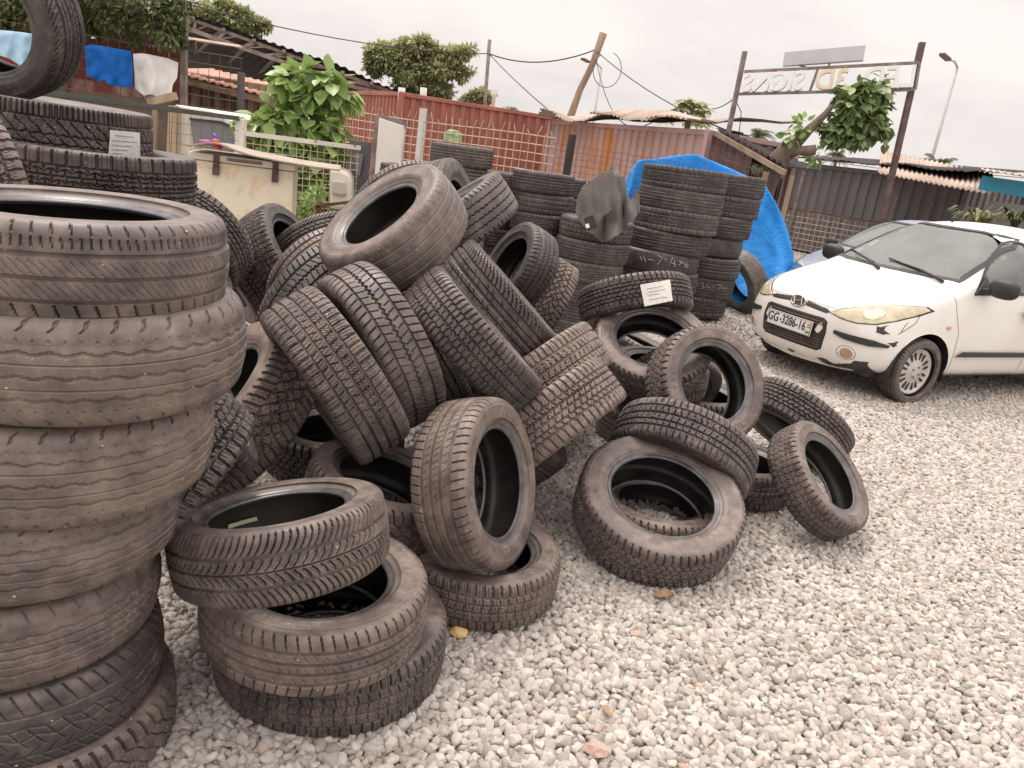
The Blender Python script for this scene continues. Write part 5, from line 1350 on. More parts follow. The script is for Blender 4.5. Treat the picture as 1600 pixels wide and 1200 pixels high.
# ------------------------------------------------------------------ chest freezer with plywood lid
cf = empty('chest_freezer', (aty(355, 300, 6.6).x, 6.6, 0)); tag(cf, 'rusty white chest freezer with two latches beside the bush', 'freezer'); L0 = Vector(cf.location)
M_FRZ, nt, b = mat_new('stained_enamel'); b.inputs['Roughness'].default_value = .4
n1 = noise_tex(nt, 3.0, 6, .6, dist=1.2); r1_ = ramp(nt, n1.outputs['Fac'], ((.50, (.80, .72, .58)), (.58, (.76, .56, .36)), (.60, (.80, .70, .55)), (.72, (.76, .52, .30)))); nt.links.new(r1_.outputs[0], b.inputs['Base Color'])
fa, fb = aty(297, 246, 6.6), aty(459, 271, 6.8); dv_ = Vector((fb.x - fa.x, fb.y - fa.y, 0)).normalized(); dn_ = Vector((-dv_.y, dv_.x, 0)); wl_ = (Vector((fb.x, fb.y, 0)) - Vector((fa.x, fa.y, 0))).length
tz = (fa.z + fb.z) / 2
RZ = math.atan2(dv_.y, dv_.x); cen = Vector((fa.x, fa.y, 0)) + dv_ * wl_ / 2 + dn_ * .32 - L0
MB().box(cen + Vector((0, 0, (tz + .12) / 2)), (wl_, .64, tz - .12), rz=RZ).build('cabinet', M_FRZ, cf, bevel=.015)
MB().box(cen + Vector((0, 0, tz + .035)), (wl_ + .02, .66, .06), rz=RZ).build('lid', M_CREAM, cf, bevel=.012)
MB().box(cen + Vector((0, 0, .07)), (wl_ * .96, .56, .10), rz=RZ).build('base', M_BLKPOST, cf)
for s in (.25, .82):
    lt_ = empty('x') if False else None
    p = Vector((fa.x, fa.y, 0)) + dv_ * wl_ * s - L0 - dn_ * .012
    mb = MB(); mb.box(p + Vector((0, 0, tz + .02)), (.05, .02, .12), rz=RZ).box(p + Vector((0, 0, tz - .07)) - dn_ * .012, (.055, .03, .07), rz=RZ).box(p + Vector((0, 0, tz - .015)) - dn_ * .008, (.03, .03, .05), rz=RZ)
    mb.build('latch', M_STEELB, cf, bevel=.004)
MB().box(Vector((fa.x, fa.y, 0)) + dv_ * wl_ * .52 - L0 - dn_ * .013 + Vector((0, 0, tz + .035)), (.28, .006, .025), rz=RZ).build('badge', M_STEEL, cf)
pb_ = empty('plywood_board', (cf.location.x, cf.location.y + .2, tz + .10)); tag(pb_, 'warped grey plywood sheet laid over the chest freezer', 'board')
a_, b2_ = aty(290, 240, 6.4), aty(531, 277, 6.75); L1 = Vector(pb_.location)
vs = []; NX = 24
for j in range(9):
    for i in range(NX + 1):
        s, t = i / NX, j / 8; p = a_.lerp(b2_, s) + dn_ * (.8 * t); p.z = tz + .083 + .055 * math.exp(-((s - .18) / .13) ** 2) * (1 - t * .5) + .02 * math.sin(s * 4 + 1) + .012
        vs.append(p - L1)
fs = [(j * (NX + 1) + i, j * (NX + 1) + i + 1, (j + 1) * (NX + 1) + i + 1, (j + 1) * (NX + 1) + i) for j in range(8) for i in range(NX)]
o = mesh_np('sheet', vs, fs, simple_mat('ply', (.42, .36, .30), (.30, .24, .19), .8, 6, bumps=.2), pb_, True); m = o.modifiers.new('s', 'SOLIDIFY'); m.thickness = .014
# toy blaster / nozzle on the board
M_MAG = simple_mat('magenta_plastic', (.55, .10, .42), (.48, .08, .36), .35, 5, bumps=0); M_REDP = simple_mat('red_plastic', (.62, .03, .04), (.5, .02, .03), .35, 5, bumps=0); M_BLP = simple_mat('blue_plastic', (.10, .10, .55), (.08, .08, .45), .35, 5, bumps=0)
n0 = aty(312, 230, 6.6); n0.z = tz + .135 + .022
tn = empty('hose_nozzle', n0); tag(tn, 'magenta and red plastic spray nozzle lying on the plywood', 'nozzle')
MB().tube([(0, 0, 0), (.10, 0, .0)], .018, 10, rs=[.014, .02]).build('barrel', M_MAG, tn, True)
MB().tube([(.10, 0, 0), (.125, 0, 0), (.15, 0, .0), (.165, 0, 0)], .03, 12, rs=[.022, .04, .034, .018]).build('head', M_REDP, tn, True)
MB().tube([(.135, .01, .03), (.12, .02, .055), (.10, .02, .065)], .014, 8).build('trigger', M_BLP, tn, True)
MB().tube([(.14, .0, -.01), (.18, .0, -.035)], .02, 8).build('handle', M_REDP, tn, True)

# ------------------------------------------------------------------ white door panel, grey panel, rusty frame
def slab(name, label, cat, poly, y, thick, mat, edge=None, lean=0., parts=None, foot=True):
    pts = [aty(u, v, y + lean * (v - poly[0][1])) for u, v in poly]
    c = Vector((sum(p.x for p in pts) / len(pts), y, 0)); r = empty(name, c); tag(r, label, cat)
    MB().prism([p - c for p in pts], (thick * .15, thick, 0)).build('panel', mat, r, bevel=.006)
    if edge:
        mb = MB(); mb.bar(pts[0] - c + Vector((-.015, .03, 0)), pts[-1] - c + Vector((-.015, .03, 0)), .025, thick); mb.bar(pts[0] - c + Vector((-.02, .03, .01)), pts[1] - c + Vector((0.02, .03, .01)), .02, thick)
        mb.build('frame', edge, r)
    return r
slab('fridge_door', 'tall white panel standing on end behind the heap', 'panel', [(592, 184), (631, 197), (620, 300), (622, 420), (560, 420), (583, 300)], 8.9, .07, simple_mat('white_panel', (.80, .77, .70), (.74, .70, .62), .35, 3, bumps=.05), M_STEEL)
slab('car_door', 'dark grey car door with glass leaning left of the white panel', 'car door', [(546, 219), (580, 222), (572, 300), (566, 400), (556, 400), (550, 290)], 9.1, .05, simple_mat('grey_door', (.11, .11, .12), (.09, .09, .1), .4, 4, bumps=.05))
slab('window_glass', 'light grey glass pane inside the leaning dark car door', 'glass', [(553, 240), (568, 241), (562, 275), (556, 275)], 9.05, .012, M_VGLASS)
rf = empty('rusty_angle_frame', (aty(515, 325, 7.6).x, 7.6, 0)); tag(rf, 'bent rusty angle iron frame behind the heap', 'frame'); L0 = Vector(rf.location)
mb = MB(); mb.bar(PP(494, 322, 7.6), PP(545, 316, 7.6), .03); mb.bar(PP(500, 342, 7.6), PP(494, 322, 7.6), .03); mb.bar(PP(497, 322, 7.6), PP(515, 345, 7.6), .03); mb.bar(PP(500, 342, 7.6), Vector((PP(500, 342, 7.6).x, 0, 0)), .03)
mb.build('bars', simple_mat('rust', (.24, .11, .06), (.14, .06, .035), .8, 9), rf)

# ------------------------------------------------------------------ blue tarp
M_TARP, nt, b = mat_new('blue_tarp'); b.inputs['Roughness'].default_value = .42
n1 = noise_tex(nt, 1.5, 4); r1_ = ramp(nt, n1.outputs['Fac'], ((.3, (.006, .24, .70)), (.7, (.008, .31, .86)))); n3 = noise_tex(nt, 2.6, 7, .7); dm_ = ramp(nt, n3.outputs['Fac'], ((.60, (0, 0, 0)), (.74, (.55, .55, .55))))
nt.links.new(mixc(nt, dm_.outputs[0], r1_.outputs[0], (.14, .19, .24)), b.inputs['Base Color'])
n2 = noise_tex(nt, 4, 7, .72, dist=1.6); bump(nt, b, n2.outputs['Fac'], .9, .05)
def tarp():
    yb = 10.6
    # ridge outline (photo pixel, distance), then hem on the ground
    top = [(976, 292, 10.2), (986, 262, 10.15), (1001, 242, 10.1), (1022, 240, 10.4), (1055, 235, 10.6), (1090, 232, 10.8), (1140, 254, 10.7), (1198, 281, 10.4), (1214, 312, 10.3), (1228, 350, 10.3), (1240, 392, 10.2)]
    V = []; F = []; n = len(top)
    P0 = [aty(u, v, y) for u, v, y in top]
    # resample along the ridge
    R_ = []
    for i in range(n - 1):
        for k in range(6): R_.append(P0[i].lerp(P0[i + 1], k / 6))
    R_.append(P0[-1]); m = len(R_); rows = 16
    cx = sum(p.x for p in R_) / m
    for j in range(rows + 1):
        t = j / rows
        for i, p in enumerate(R_):
            s = i / (m - 1)
            z = p.z * (1 - t) + .0 * t
            out = .9 * t * t * .6 + .15 * t
            q = Vector((p.x + (p.x - cx) * .18 * t, p.y - out, z))
            f = .07 * math.sin(s * 26 + 1.5 * math.sin(t * 3)) * (.2 + t) + .06 * mnoise.noise(Vector((s * 8, t * 4, 1)))
            q.y += f; q.x += .03 * mnoise.noise(Vector((s * 5, t * 5, 4)))
            q.z = max(q.z, .02); V.append(q)
    for j in range(rows):
        for i in range(m - 1): F.append((j * m + i, j * m + i + 1, (j + 1) * m + i + 1, (j + 1) * m + i))
    # back side
    nb = len(V)
    for j in (1, 2, 3, 4):
        t = j / 4
        for i, p in enumerate(R_): V.append(Vector((p.x + (p.x - cx) * .1 * t, p.y + 1.1 * t + .2, p.z * (1 - t) + .02)))
    for i in range(m - 1): F.append((i + 1, i, nb + i, nb + i + 1))
    for j in range(3):
        for i in range(m - 1): F.append((nb + j * m + i + 1, nb + j * m + i, nb + (j + 1) * m + i, nb + (j + 1) * m + i + 1))
    c = Vector((cx, yb, 0)); o = mesh_np('tarpaulin', [v - c for v in V], F, M_TARP, None, True); o.location = c
    tag(o, 'bright blue tarpaulin draped over a pile behind the tall truck tyre stacks', 'tarpaulin')
    mm = o.modifiers.new('u', 'SUBSURF'); mm.levels = 1; mm.render_levels = 2
tarp()
# grey blanket thrown over a stack
def blanket():
    M_BL, nt, b = mat_new('grey_felt'); b.inputs['Roughness'].default_value = .95; b.inputs['Specular IOR Level'].default_value = .1
    n = noise_tex(nt, 130, 3, .6); r = ramp(nt, n.outputs['Fac'], ((.3, (.15, .138, .128)), (.7, (.22, .205, .19)))); nt.links.new(r.outputs[0], b.inputs['Base Color'])
    n2 = noise_tex(nt, 200, 3); bump(nt, b, n2.outputs['Fac'], .4, .003)
    root = empty('blanket', aty(945, 330, 6.9)); tag(root, 'grey felt blanket thrown over a tyre stack left of the tallest stack', 'blanket'); L0 = Vector(root.location)
    for k, (poly, y, fo) in enumerate([([(957, 262), (966, 268), (977, 284), (979, 300), (986, 318), (993, 296), (999, 308), (1000, 331), (977, 355), (955, 376), (941, 379), (917, 361), (930, 345), (962, 312)], 6.80, .07),
                                     ([(957, 261), (961, 280), (968, 313), (950, 331), (932, 349), (920, 360), (907, 348), (899, 330), (903, 305), (912, 290), (934, 276)], 6.60, .015)]):
        o = hung_cloth('fabric', None, None, poly, y, M_BL, 3 + k * 4, fo, 64, .012, True)
        o.location = o.location - L0; o.parent = root
    MB().box(aty(923, 348, 6.55) - L0, (.085, .02, .11), Matrix.Rotation(-.5, 3, 'Y')).build('tag', M_BLKPOST, root, bevel=.005)
    MB().box(aty(918, 353, 6.53) - L0, (.03, .004, .035), Matrix.Rotation(-.5, 3, 'Y')).build('tag_label', M_LET, root)
blanket()

# ------------------------------------------------------------------ cars
from mathutils.bvhtree import BVHTree
M_CARW, nt, b = mat_new('car_white'); b.inputs['Roughness'].default_value = .28; b.inputs['Coat Weight'].default_value = .4; b.inputs['Coat Roughness'].default_value = .12
n1 = noise_tex(nt, 1.6, 5, .6); r1_ = ramp(nt, n1.outputs['Fac'], ((.35, (.70, .66, .60)), (.65, (.79, .77, .73))))
tc_ = nt.nodes.new('ShaderNodeTexCoord'); sx_ = nt.nodes.new('ShaderNodeSeparateXYZ'); nt.links.new(tc_.outputs['Object'], sx_.inputs[0])
n2 = noise_tex(nt, 7, 5, .6); low = mathn(nt, 'ADD', mathn(nt, 'MULTIPLY', sx_.outputs['Z'], -4.5), mathn(nt, 'ADD', mathn(nt, 'MULTIPLY', n2.outputs['Fac'], 1.4), .55), True)
nt.links.new(mixc(nt, low, r1_.outputs[0], (.42, .31, .22)), b.inputs['Base Color'])
M_CARB = simple_mat('car_blue', (.24, .27, .32), (.20, .23, .28), .25, 2, bumps=0)
M_BLK = simple_mat('black_plastic', (.035, .032, .032), (.022, .02, .02), .5, 12, bumps=.1)
M_PRIMER = simple_mat('bare_bumper', (.06, .05, .047), (.035, .03, .028), .6, 12, bumps=.3)
M_SEAM = simple_mat('panel_gap', (.03, .027, .025), None, .8, bumps=0)
M_LAMP, nt, b = mat_new('yellowed_headlamp'); b.inputs['Roughness'].default_value = .15
n1 = noise_tex(nt, 9, 4); r1_ = ramp(nt, n1.outputs['Fac'], ((.3, (.40, .33, .20)), (.7, (.62, .55, .38)))); nt.links.new(r1_.outputs[0], b.inputs['Base Color']); b.inputs['Coat Weight'].default_value = .8
M_LAMPC = simple_mat('lamp_reflector', (.70, .66, .55), (.5, .45, .35), .2, 14, metal=.4, bumps=0)
M_CHROME = simple_mat('chrome', (.62, .61, .60), (.4, .39, .38), .22, 8, metal=.9, bumps=0)
M_ALLOY = simple_mat('hubcap_silver', (.66, .64, .60), (.52, .49, .45), .4, 9, metal=.35, bumps=.05)
M_PLATE = simple_mat('plate_white', (.72, .71, .69), (.66, .65, .62), .35, 8, bumps=0)
M_FOG = simple_mat('fog_lamp', (.45, .30, .17), (.34, .22, .12), .3, 12, bumps=.2)
M_ORANGE = simple_mat('indicator_orange', (.75, .42, .18), (.65, .33, .12), .3, 9, bumps=0)
M_CGLASS, nt, b = mat_new('car_glass')
for k_, v_ in (('Base Color', (.62, .64, .64, 1)), ('Roughness', .03), ('IOR', 1.45), ('Specular IOR Level', 1.0)): b.inputs[k_].default_value = v_
tr_ = nt.nodes.new('ShaderNodeBsdfTransparent'); tr_.inputs[0].default_value = (.86, .88, .88, 1); gl_ = nt.nodes.new('ShaderNodeBsdfGlossy'); gl_.inputs['Roughness'].default_value = .04
fr_ = nt.nodes.new('ShaderNodeFresnel'); fr_.inputs[0].default_value = 1.9; mx_ = nt.nodes.new('ShaderNodeMixShader')
nt.links.new(fr_.outputs[0], mx_.inputs[0]); nt.links.new(tr_.outputs[0], mx_.inputs[1]); nt.links.new(gl_.outputs[0], mx_.inputs[2]); df_ = nt.nodes.new('ShaderNodeBsdfDiffuse'); df_.inputs[0].default_value = (.46, .47, .43, 1); m2_ = nt.nodes.new('ShaderNodeMixShader')
dn_t = noise_tex(nt, 3, 5, .6); dr_ = ramp(nt, dn_t.outputs['Fac'], ((.3, (.20,) * 3), (.7, (.38,) * 3))); nt.links.new(dr_.outputs[0], m2_.inputs[0])
nt.links.new(mx_.outputs[0], m2_.inputs[1]); nt.links.new(df_.outputs[0], m2_.inputs[2]); nt.links.new(m2_.outputs[0], nt.nodes['Material Output'].inputs['Surface'])
M_INT = simple_mat('cabin_fabric', (.045, .04, .042), (.03, .027, .028), .9, 9, bumps=.2)
M_STICK = simple_mat('sticker_green', (.45, .66, .58), (.55, .72, .66), .5, 40, bumps=0)

def side(y3, x): return [(x, .745, .20), (x, .79, .33), (x, y3, .53), (x, .788, .74), (x, .765, .90)]
ST = [
 [(.60, 0, .20), (.66, 0, .22), (.72, 0, .33), (.735, 0, .48), (.725, 0, .62), (.70, 0, .705), (.655, 0, .755), (.58, 0, .80)],
 [(.55, 0, .20), (.62, .36, .22), (.69, .36, .33), (.705, .36, .48), (.695, .36, .62), (.665, .36, .705), (.60, .34, .765), (.48, 0, .84)],
 [(.45, 0, .20), (.54, .57, .22), (.60, .60, .33), (.615, .61, .48), (.60, .60, .62), (.56, .57, .73), (.46, .51, .80), (.36, 0, .885)],
 [(.30, 0, .20), (.38, .695, .22), (.44, .735, .33), (.455, .745, .48), (.43, .735, .63), (.37, .69, .77), (.28, .60, .85), (.21, 0, .935)],
 [(.10, 0, .20), (.12, .735, .21), (.15, .778, .33), (.16, .788, .50), (.14, .78, .68), (.10, .735, .84), (.06, .64, .905), (.05, 0, .975)],
 [(-.12, 0, .20), *side(.795, -.12)[:4], (-.12, .75, .885), (-.12, .675, .96), (-.10, 0, 1.015)],
 [(-.26, 0, .20), *side(.797, -.26)[:4], (-.27, .757, .915), (-.28, .695, .985), (-.21, 0, 1.035)],
 [(-.55, 0, .20), *side(.797, -.55)[:4], (-.56, .765, .935), (-.55, .665, 1.17), (-.48, 0, 1.235)],
 [(-.90, 0, .20), *side(.797, -.90)[:4], (-.90, .768, .945), (-.92, .61, 1.385), (-.80, 0, 1.455)],
 [(-1.10, 0, .20), *side(.797, -1.10)[:4], (-1.10, .768, .95), (-1.13, .59, 1.44), (-1.02, 0, 1.515)],
 [(-1.50, 0, .20), *side(.797, -1.5)[:4], (-1.5, .768, .955), (-1.5, .58, 1.475), (-1.5, 0, 1.548)],
 [(-2.05, 0, .20), *side(.797, -2.05)[:4], (-2.05, .765, .965), (-2.05, .565, 1.465), (-2.05, 0, 1.54)],
 [(-2.5, 0, .20), *side(.79, -2.5)[:4], (-2.5, .75, .975), (-2.48, .54, 1.42), (-2.5, 0, 1.50)],
 [(-2.72, 0, .20), (-2.70, .70, .22), (-2.72, .755, .33), (-2.72, .76, .53), (-2.72, .75, .74), (-2.70, .71, .97), (-2.62, .51, 1.34), (-2.64, 0, 1.43)],
 [(-2.80, 0, .20), (-2.80, .45, .22), (-2.83, .5, .33), (-2.84, .5, .53), (-2.82, .5, .74), (-2.80, .5, .97), (-2.72, .36, 1.25), (-2.71, 0, 1.36)],
 [(-2.80, 0, .20), (-2.82, 0, .22), (-2.86, 0, .33), (-2.87, 0, .53), (-2.85, 0, .74), (-2.82, 0, .97), (-2.76, 0, 1.20), (-2.73, 0, 1.30)],
]
def hull_mesh(ST, level=3):
    me = bpy.data.meshes.new('t'); bm = bmesh.new(); n = len(ST); m = len(ST[0]); cache = {}
    def vv(p):
        k = tuple(round(c, 4) for c in p)
        if k not in cache: cache[k] = bm.verts.new(p)
        return cache[k]
    for s in (1, -1):
        for i in range(n - 1):
            for j in range(m - 1):
                q = [ST[i][j], ST[i + 1][j], ST[i + 1][j + 1], ST[i][j + 1]]
                vs = []
                for p in q:
                    v = vv((p[0], p[1] * s, p[2]))
                    if v not in vs: vs.append(v)
                if len(vs) >= 3:
                    if s < 0: vs.reverse()
                    try: bm.faces.new(vs)
                    except ValueError: pass
    bmesh.ops.recalc_face_normals(bm, faces=bm.faces)
    bm.to_mesh(me); bm.free()
    ob = bpy.data.objects.new('t', me); COL.objects.link(ob)
    md = ob.modifiers.new('s', 'SUBSURF'); md.levels = level; md.render_levels = level
    dg = bpy.context.evaluated_depsgraph_get(); dg.update()
    out = bpy.data.meshes.new_from_object(ob.evaluated_get(dg)); bpy.data.objects.remove(ob); return out
def pip(u, v, poly):
    c = False; n = len(poly); j = n - 1
    for i in range(n):
        (xi, yi), (xj, yj) = poly[i], poly[j]
        if (yi > v) != (yj > v) and u < (xj - xi) * (v - yi) / (yj - yi) + xi: c = not c
        j = i
    return c
def make_car(root, paint, detail=True):
    full = hull_mesh(ST, 4)
    bm = bmesh.new(); bm.from_mesh(full)
    bvh = BVHTree.FromBMesh(bm)
    # cut the wheel arches and the window openings
    Ra = .335
    for xc in (0.0, -2.38):
        for v in bm.verts:
            if abs(v.co.y) > .45 and v.co.z < .75:
                dx, dz = v.co.x - xc, v.co.z - .285; r = math.hypot(dx, dz)
                if Ra - .030 < r < Ra and dz > -.12: v.co.x = xc + dx / r * Ra; v.co.z = .285 + dz / r * Ra
    WIN = [(-.47, .955), (-1.32, .985), (-1.30, 1.395), (-1.16, 1.40), (-1.02, 1.375), (-.86, 1.29), (-.66, 1.14)]
    WIN2 = [(-1.40, .985), (-2.20, 1.02), (-2.30, 1.12), (-2.18, 1.37), (-1.38, 1.395)]
    WS = [(-.60, 1.042), (-.595, 1.042), (.6, 1.042)]
    WSP = [(-.635, 1.035), (.635, 1.035), (.605, 1.20), (.515, 1.415), (.3, 1.445), (-.3, 1.445), (-.515, 1.415), (-.605, 1.20)]   # (y, z) seen from the front
    kill = []
    for f in bm.faces:
        c = f.calc_center_median()
        if any(math.hypot(c.x - xc, c.z - .285) < Ra - .001 and abs(c.y) > .5 and c.z < .7 for xc in (0, -2.38)): kill.append(f); continue
        if abs(c.y) > .5 and c.z > .9 and (pip(c.x, c.z, WIN) or pip(c.x, c.z, WIN2)) and abs(f.normal.y) > .5: kill.append(f); continue
        if c.x < -2.5 and f.normal.x < -.25 and 1.03 < c.z < 1.36 and abs(c.y) < .52: kill.append(f); continue
        if c.x > -1.04 and f.normal.x > .10 and c.z > 1.03 and pip(c.y, c.z, WSP): kill.append(f)
    bmesh.ops.delete(bm, geom=kill, context='FACES')
    me = bpy.data.meshes.new('body'); bm.to_mesh(me); bm.free()
    me.polygons.foreach_set('use_smooth', [True] * len(me.polygons)); me.materials.append(paint)
    body = bpy.data.objects.new('body', me); link(body, root)
    def cast(p, d):
        h, n, i, dist = bvh.ray_cast(Vector(p), Vector(d).normalized()); return (h, n) if h is not None else (None, None)
    def patch(name, poly, axis, mat, off=.004, step=.012, parent=root, org=None, smooth=True):
        """poly in the plane seen along axis ('x': (y, z) from the front; 'y': (x, z) from the left; '-y' from the right); follows the body"""
        us = [p[0] for p in poly]; vs_ = [p[1] for p in poly]; u0, v0 = min(us), min(vs_); V = []; F = []; idx = {}
        def near(u, v):
            best = None; P = Vector((u, v))
            for i in range(len(poly)):
                a_, b__ = Vector(poly[i]), Vector(poly[(i + 1) % len(poly)]); L = (b__ - a_).length_squared
                t = max(0, min(1, (P - a_).dot(b__ - a_) / L)) if L else 0; q = a_.lerp(b__, t)
                if best is None or (q - P).length < best[0]: best = ((q - P).length, q)
            return best
        def vert(i, j):
            if (i, j) in idx: return idx[(i, j)]
            u, v = u0 + (i - .5) * step, v0 + (j - .5) * step
            if not pip(u, v, poly):
                dd, q = near(u, v)
                if dd > step * 1.05: idx[(i, j)] = None; return None
                u, v = q
            if axis == 'x': h, n = cast((3, u, v), (-1, 0, 0))
            elif axis == 'y': h, n = cast((u, 3, v), (0, -1, 0))
            elif axis == '-y': h, n = cast((u, -3, v), (0, 1, 0))
            else: h, n = cast((u, v, 3), (0, 0, -1))
            if h is None: idx[(i, j)] = None; return None
            if n.dot(Vector({'x': (1, 0, 0), 'y': (0, 1, 0), '-y': (0, -1, 0), 'z': (0, 0, 1)}[axis])) < 0: n = -n
            V.append(h + n * off); idx[(i, j)] = len(V) - 1; return idx[(i, j)]
        nu, nv = int((max(us) - u0) / step) + 2, int((max(vs_) - v0) / step) + 2
        for j in range(nv):
            for i in range(nu):
                q = [vert(i, j), vert(i + 1, j), vert(i + 1, j + 1), vert(i, j + 1)]
                q = [k for k in q if k is not None]
                if len(q) >= 3: F.append(tuple(q))
        o = mesh_np(name, V, F, mat, parent, smooth); m_ = o.modifiers.new('s', 'SOLIDIFY'); m_.thickness = off * 1.6; m_.offset = -1; return o
    def line(name, pts, axis, mat, w=.005, parent=root, off=.0008):
        P_ = []
        for k in range(len(pts) - 1):
            for t in np.linspace(0, 1, 9)[: (9 if k == len(pts) - 2 else 8)]:
                u, v = pts[k][0] + (pts[k + 1][0] - pts[k][0]) * t, pts[k][1] + (pts[k + 1][1] - pts[k][1]) * t
                h, n = cast(*{'x': ((3, u, v), (-1, 0, 0)), 'y': ((u, 3, v), (0, -1, 0)), 'z': ((u, v, 3), (0, 0, -1))}[axis])
                if h is not None: P_.append(h + n * 0)
        if len(P_) > 1: return MB().tube(P_, w / 2 + off, 6).build(name, mat, parent, True)
    # inner wheel arches, underside
    for xc in (0, -2.38):
        for s in (1, -1):
            mb = MB(); n_ = 20; vs = []
            for k in range(n_ + 1):
                a_ = PI * (k / n_) * 1.16 - .08 * PI
                for yy in (.77, .50): vs.append((xc + math.cos(a_) * .338, s * yy, .285 + math.sin(a_) * .338))
            fs = [(2 * k, 2 * k + 1, 2 * k + 3, 2 * k + 2) for k in range(n_)]
            mb.add(vs, fs); mb.add([(xc + math.cos(a_) * .338, s * .5, .285 + math.sin(a_) * .338) for a_ in np.linspace(-.25, PI + .25, 20)], [tuple(range(20))])
            mb.build('wheel_well', M_BLK, root)
    MB().box((-1.2, 0, .24), (3.3, 1.3, .05)).build('underbody', M_BLK, root)
    if True:   # glass, slightly inside the openings
        def glass(name, test):
            g = bmesh.new(); g.from_mesh(full); dl = [f for f in g.faces if not test(f, f.calc_center_median())]
            bmesh.ops.delete(g, geom=dl, context='FACES')
            for v in g.verts: v.co += -v.normal * .004
            me_ = bpy.data.meshes.new(name); g.to_mesh(me_); g.free(); me_.polygons.foreach_set('use_smooth', [True] * len(me_.polygons)); me_.materials.append(M_CGLASS)
            o = bpy.data.objects.new(name, me_); link(o, root); return o
        big = lambda P, k: [(sum(p[0] for p in P) / len(P) + (q[0] - sum(p[0] for p in P) / len(P)) * k, sum(p[1] for p in P) / len(P) + (q[1] - sum(p[1] for p in P) / len(P)) * k) for q in P]
        WSb, Wb, W2b = big(WSP, 1.06), big(WIN, 1.06), big(WIN2, 1.06)
        wsg = glass('windscreen', lambda f, c: c.x > -1.1 and f.normal.x > .2 and c.z > 1.0 and pip(c.y, c.z, WSb))
        glass('rear_window', lambda f, c: c.x < -2.45 and f.normal.x < -.2 and 1.0 < c.z < 1.39 and abs(c.y) < .56)
        for s in (1, -1):
            glass('side_window', lambda f, c: c.y * s > .5 and c.z > .9 and pip(c.x, c.z, Wb) and abs(f.normal.y) > .4)
            glass('rear_side_window', lambda f, c: c.y * s > .5 and c.z > .9 and pip(c.x, c.z, W2b) and abs(f.normal.y) > .4)
        # black seals round the glass
        def seal(poly, axis, w, name):
            pts = poly + [poly[0]]; P_ = []
            for k in range(len(pts) - 1):
                for t in np.linspace(0, 1, 8)[:7]:
                    u, v = pts[k][0] + (pts[k + 1][0] - pts[k][0]) * t, pts[k][1] + (pts[k + 1][1] - pts[k][1]) * t
                    h, n = cast(*{'x': ((3, u, v), (-1, 0, 0)), 'y': ((u, 3, v), (0, -1, 0)), '-y': ((u, -3, v), (0, 1, 0))}[axis])
                    if h is not None: P_.append((h, n))
            vs = []; m_ = len(P_); cc = sum((p for p, n in P_), Vector()) / m_
            for k in range(m_):
                p, n = P_[k]; t = (P_[(k + 1) % m_][0] - P_[k - 1][0]).normalized(); s_ = t.cross(n).normalized()
                if s_.dot(cc - p) < 0: s_ = -s_
                if n.dot(p - Vector((-1.2, 0, .6))) < 0: n = -n
                vs += [p - s_ * w * .35 + n * .004, p + s_ * w * .65 + n * .002]
            fs = [(2 * k, 2 * k + 1, (2 * k + 3) % (2 * m_), (2 * k + 2) % (2 * m_)) for k in range(m_)]
            o = MB().add(vs, fs).build(name, M_BLK, root); m2 = o.modifiers.new('s', 'SOLIDIFY'); m2.thickness = .006; m2.offset = 0
        seal(WSP, 'x', .045, 'windscreen_seal')
        for ax_ in ('y', '-y'): seal(WIN, ax_, .022, 'window_seal'); seal(WIN2, ax_, .022, 'window_seal')
        # cabin
        MB().box((-.62, 0, .93), (.40, 1.30, .14)).box((-.50, 0, .99), (.12, 1.2, .06)).build('dashboard', M_INT, root, bevel=.03)
        for s in (1, -1):
            st = MB().prism([(-1.50, s * .36 - .22, .35), (-1.02, s * .36 - .22, .42), (-1.02, s * .36 - .22, .55), (-1.38, s * .36 - .22, .55), (-1.52, s * .36 - .20, 1.13), (-1.66, s * .36 - .20, 1.10)], (0, .44, 0)).build('seat', M_INT, root, bevel=.04)
            MB().box((-1.60, s * .36, 1.22), (.09, .26, .18)).build('headrest', M_INT, st, bevel=.035)
        MB().box((-2.25, 0, .9), (.12, 1.2, .55)).build('rear_seat', M_INT, root, bevel=.04)
        MB().tube([(-.84 + .05 * math.sin(t), .36 + .18 * math.cos(t), 1.0 + .17 * math.sin(t)) for t in np.linspace(0, 2 * PI, 25)], .014, 8).build('steering_wheel', M_BLK, root, True)
        MB().box((-.86, 0, 1.36), (.03, .22, .06)).build('rear_view_mirror', M_BLK, root, bevel=.01)
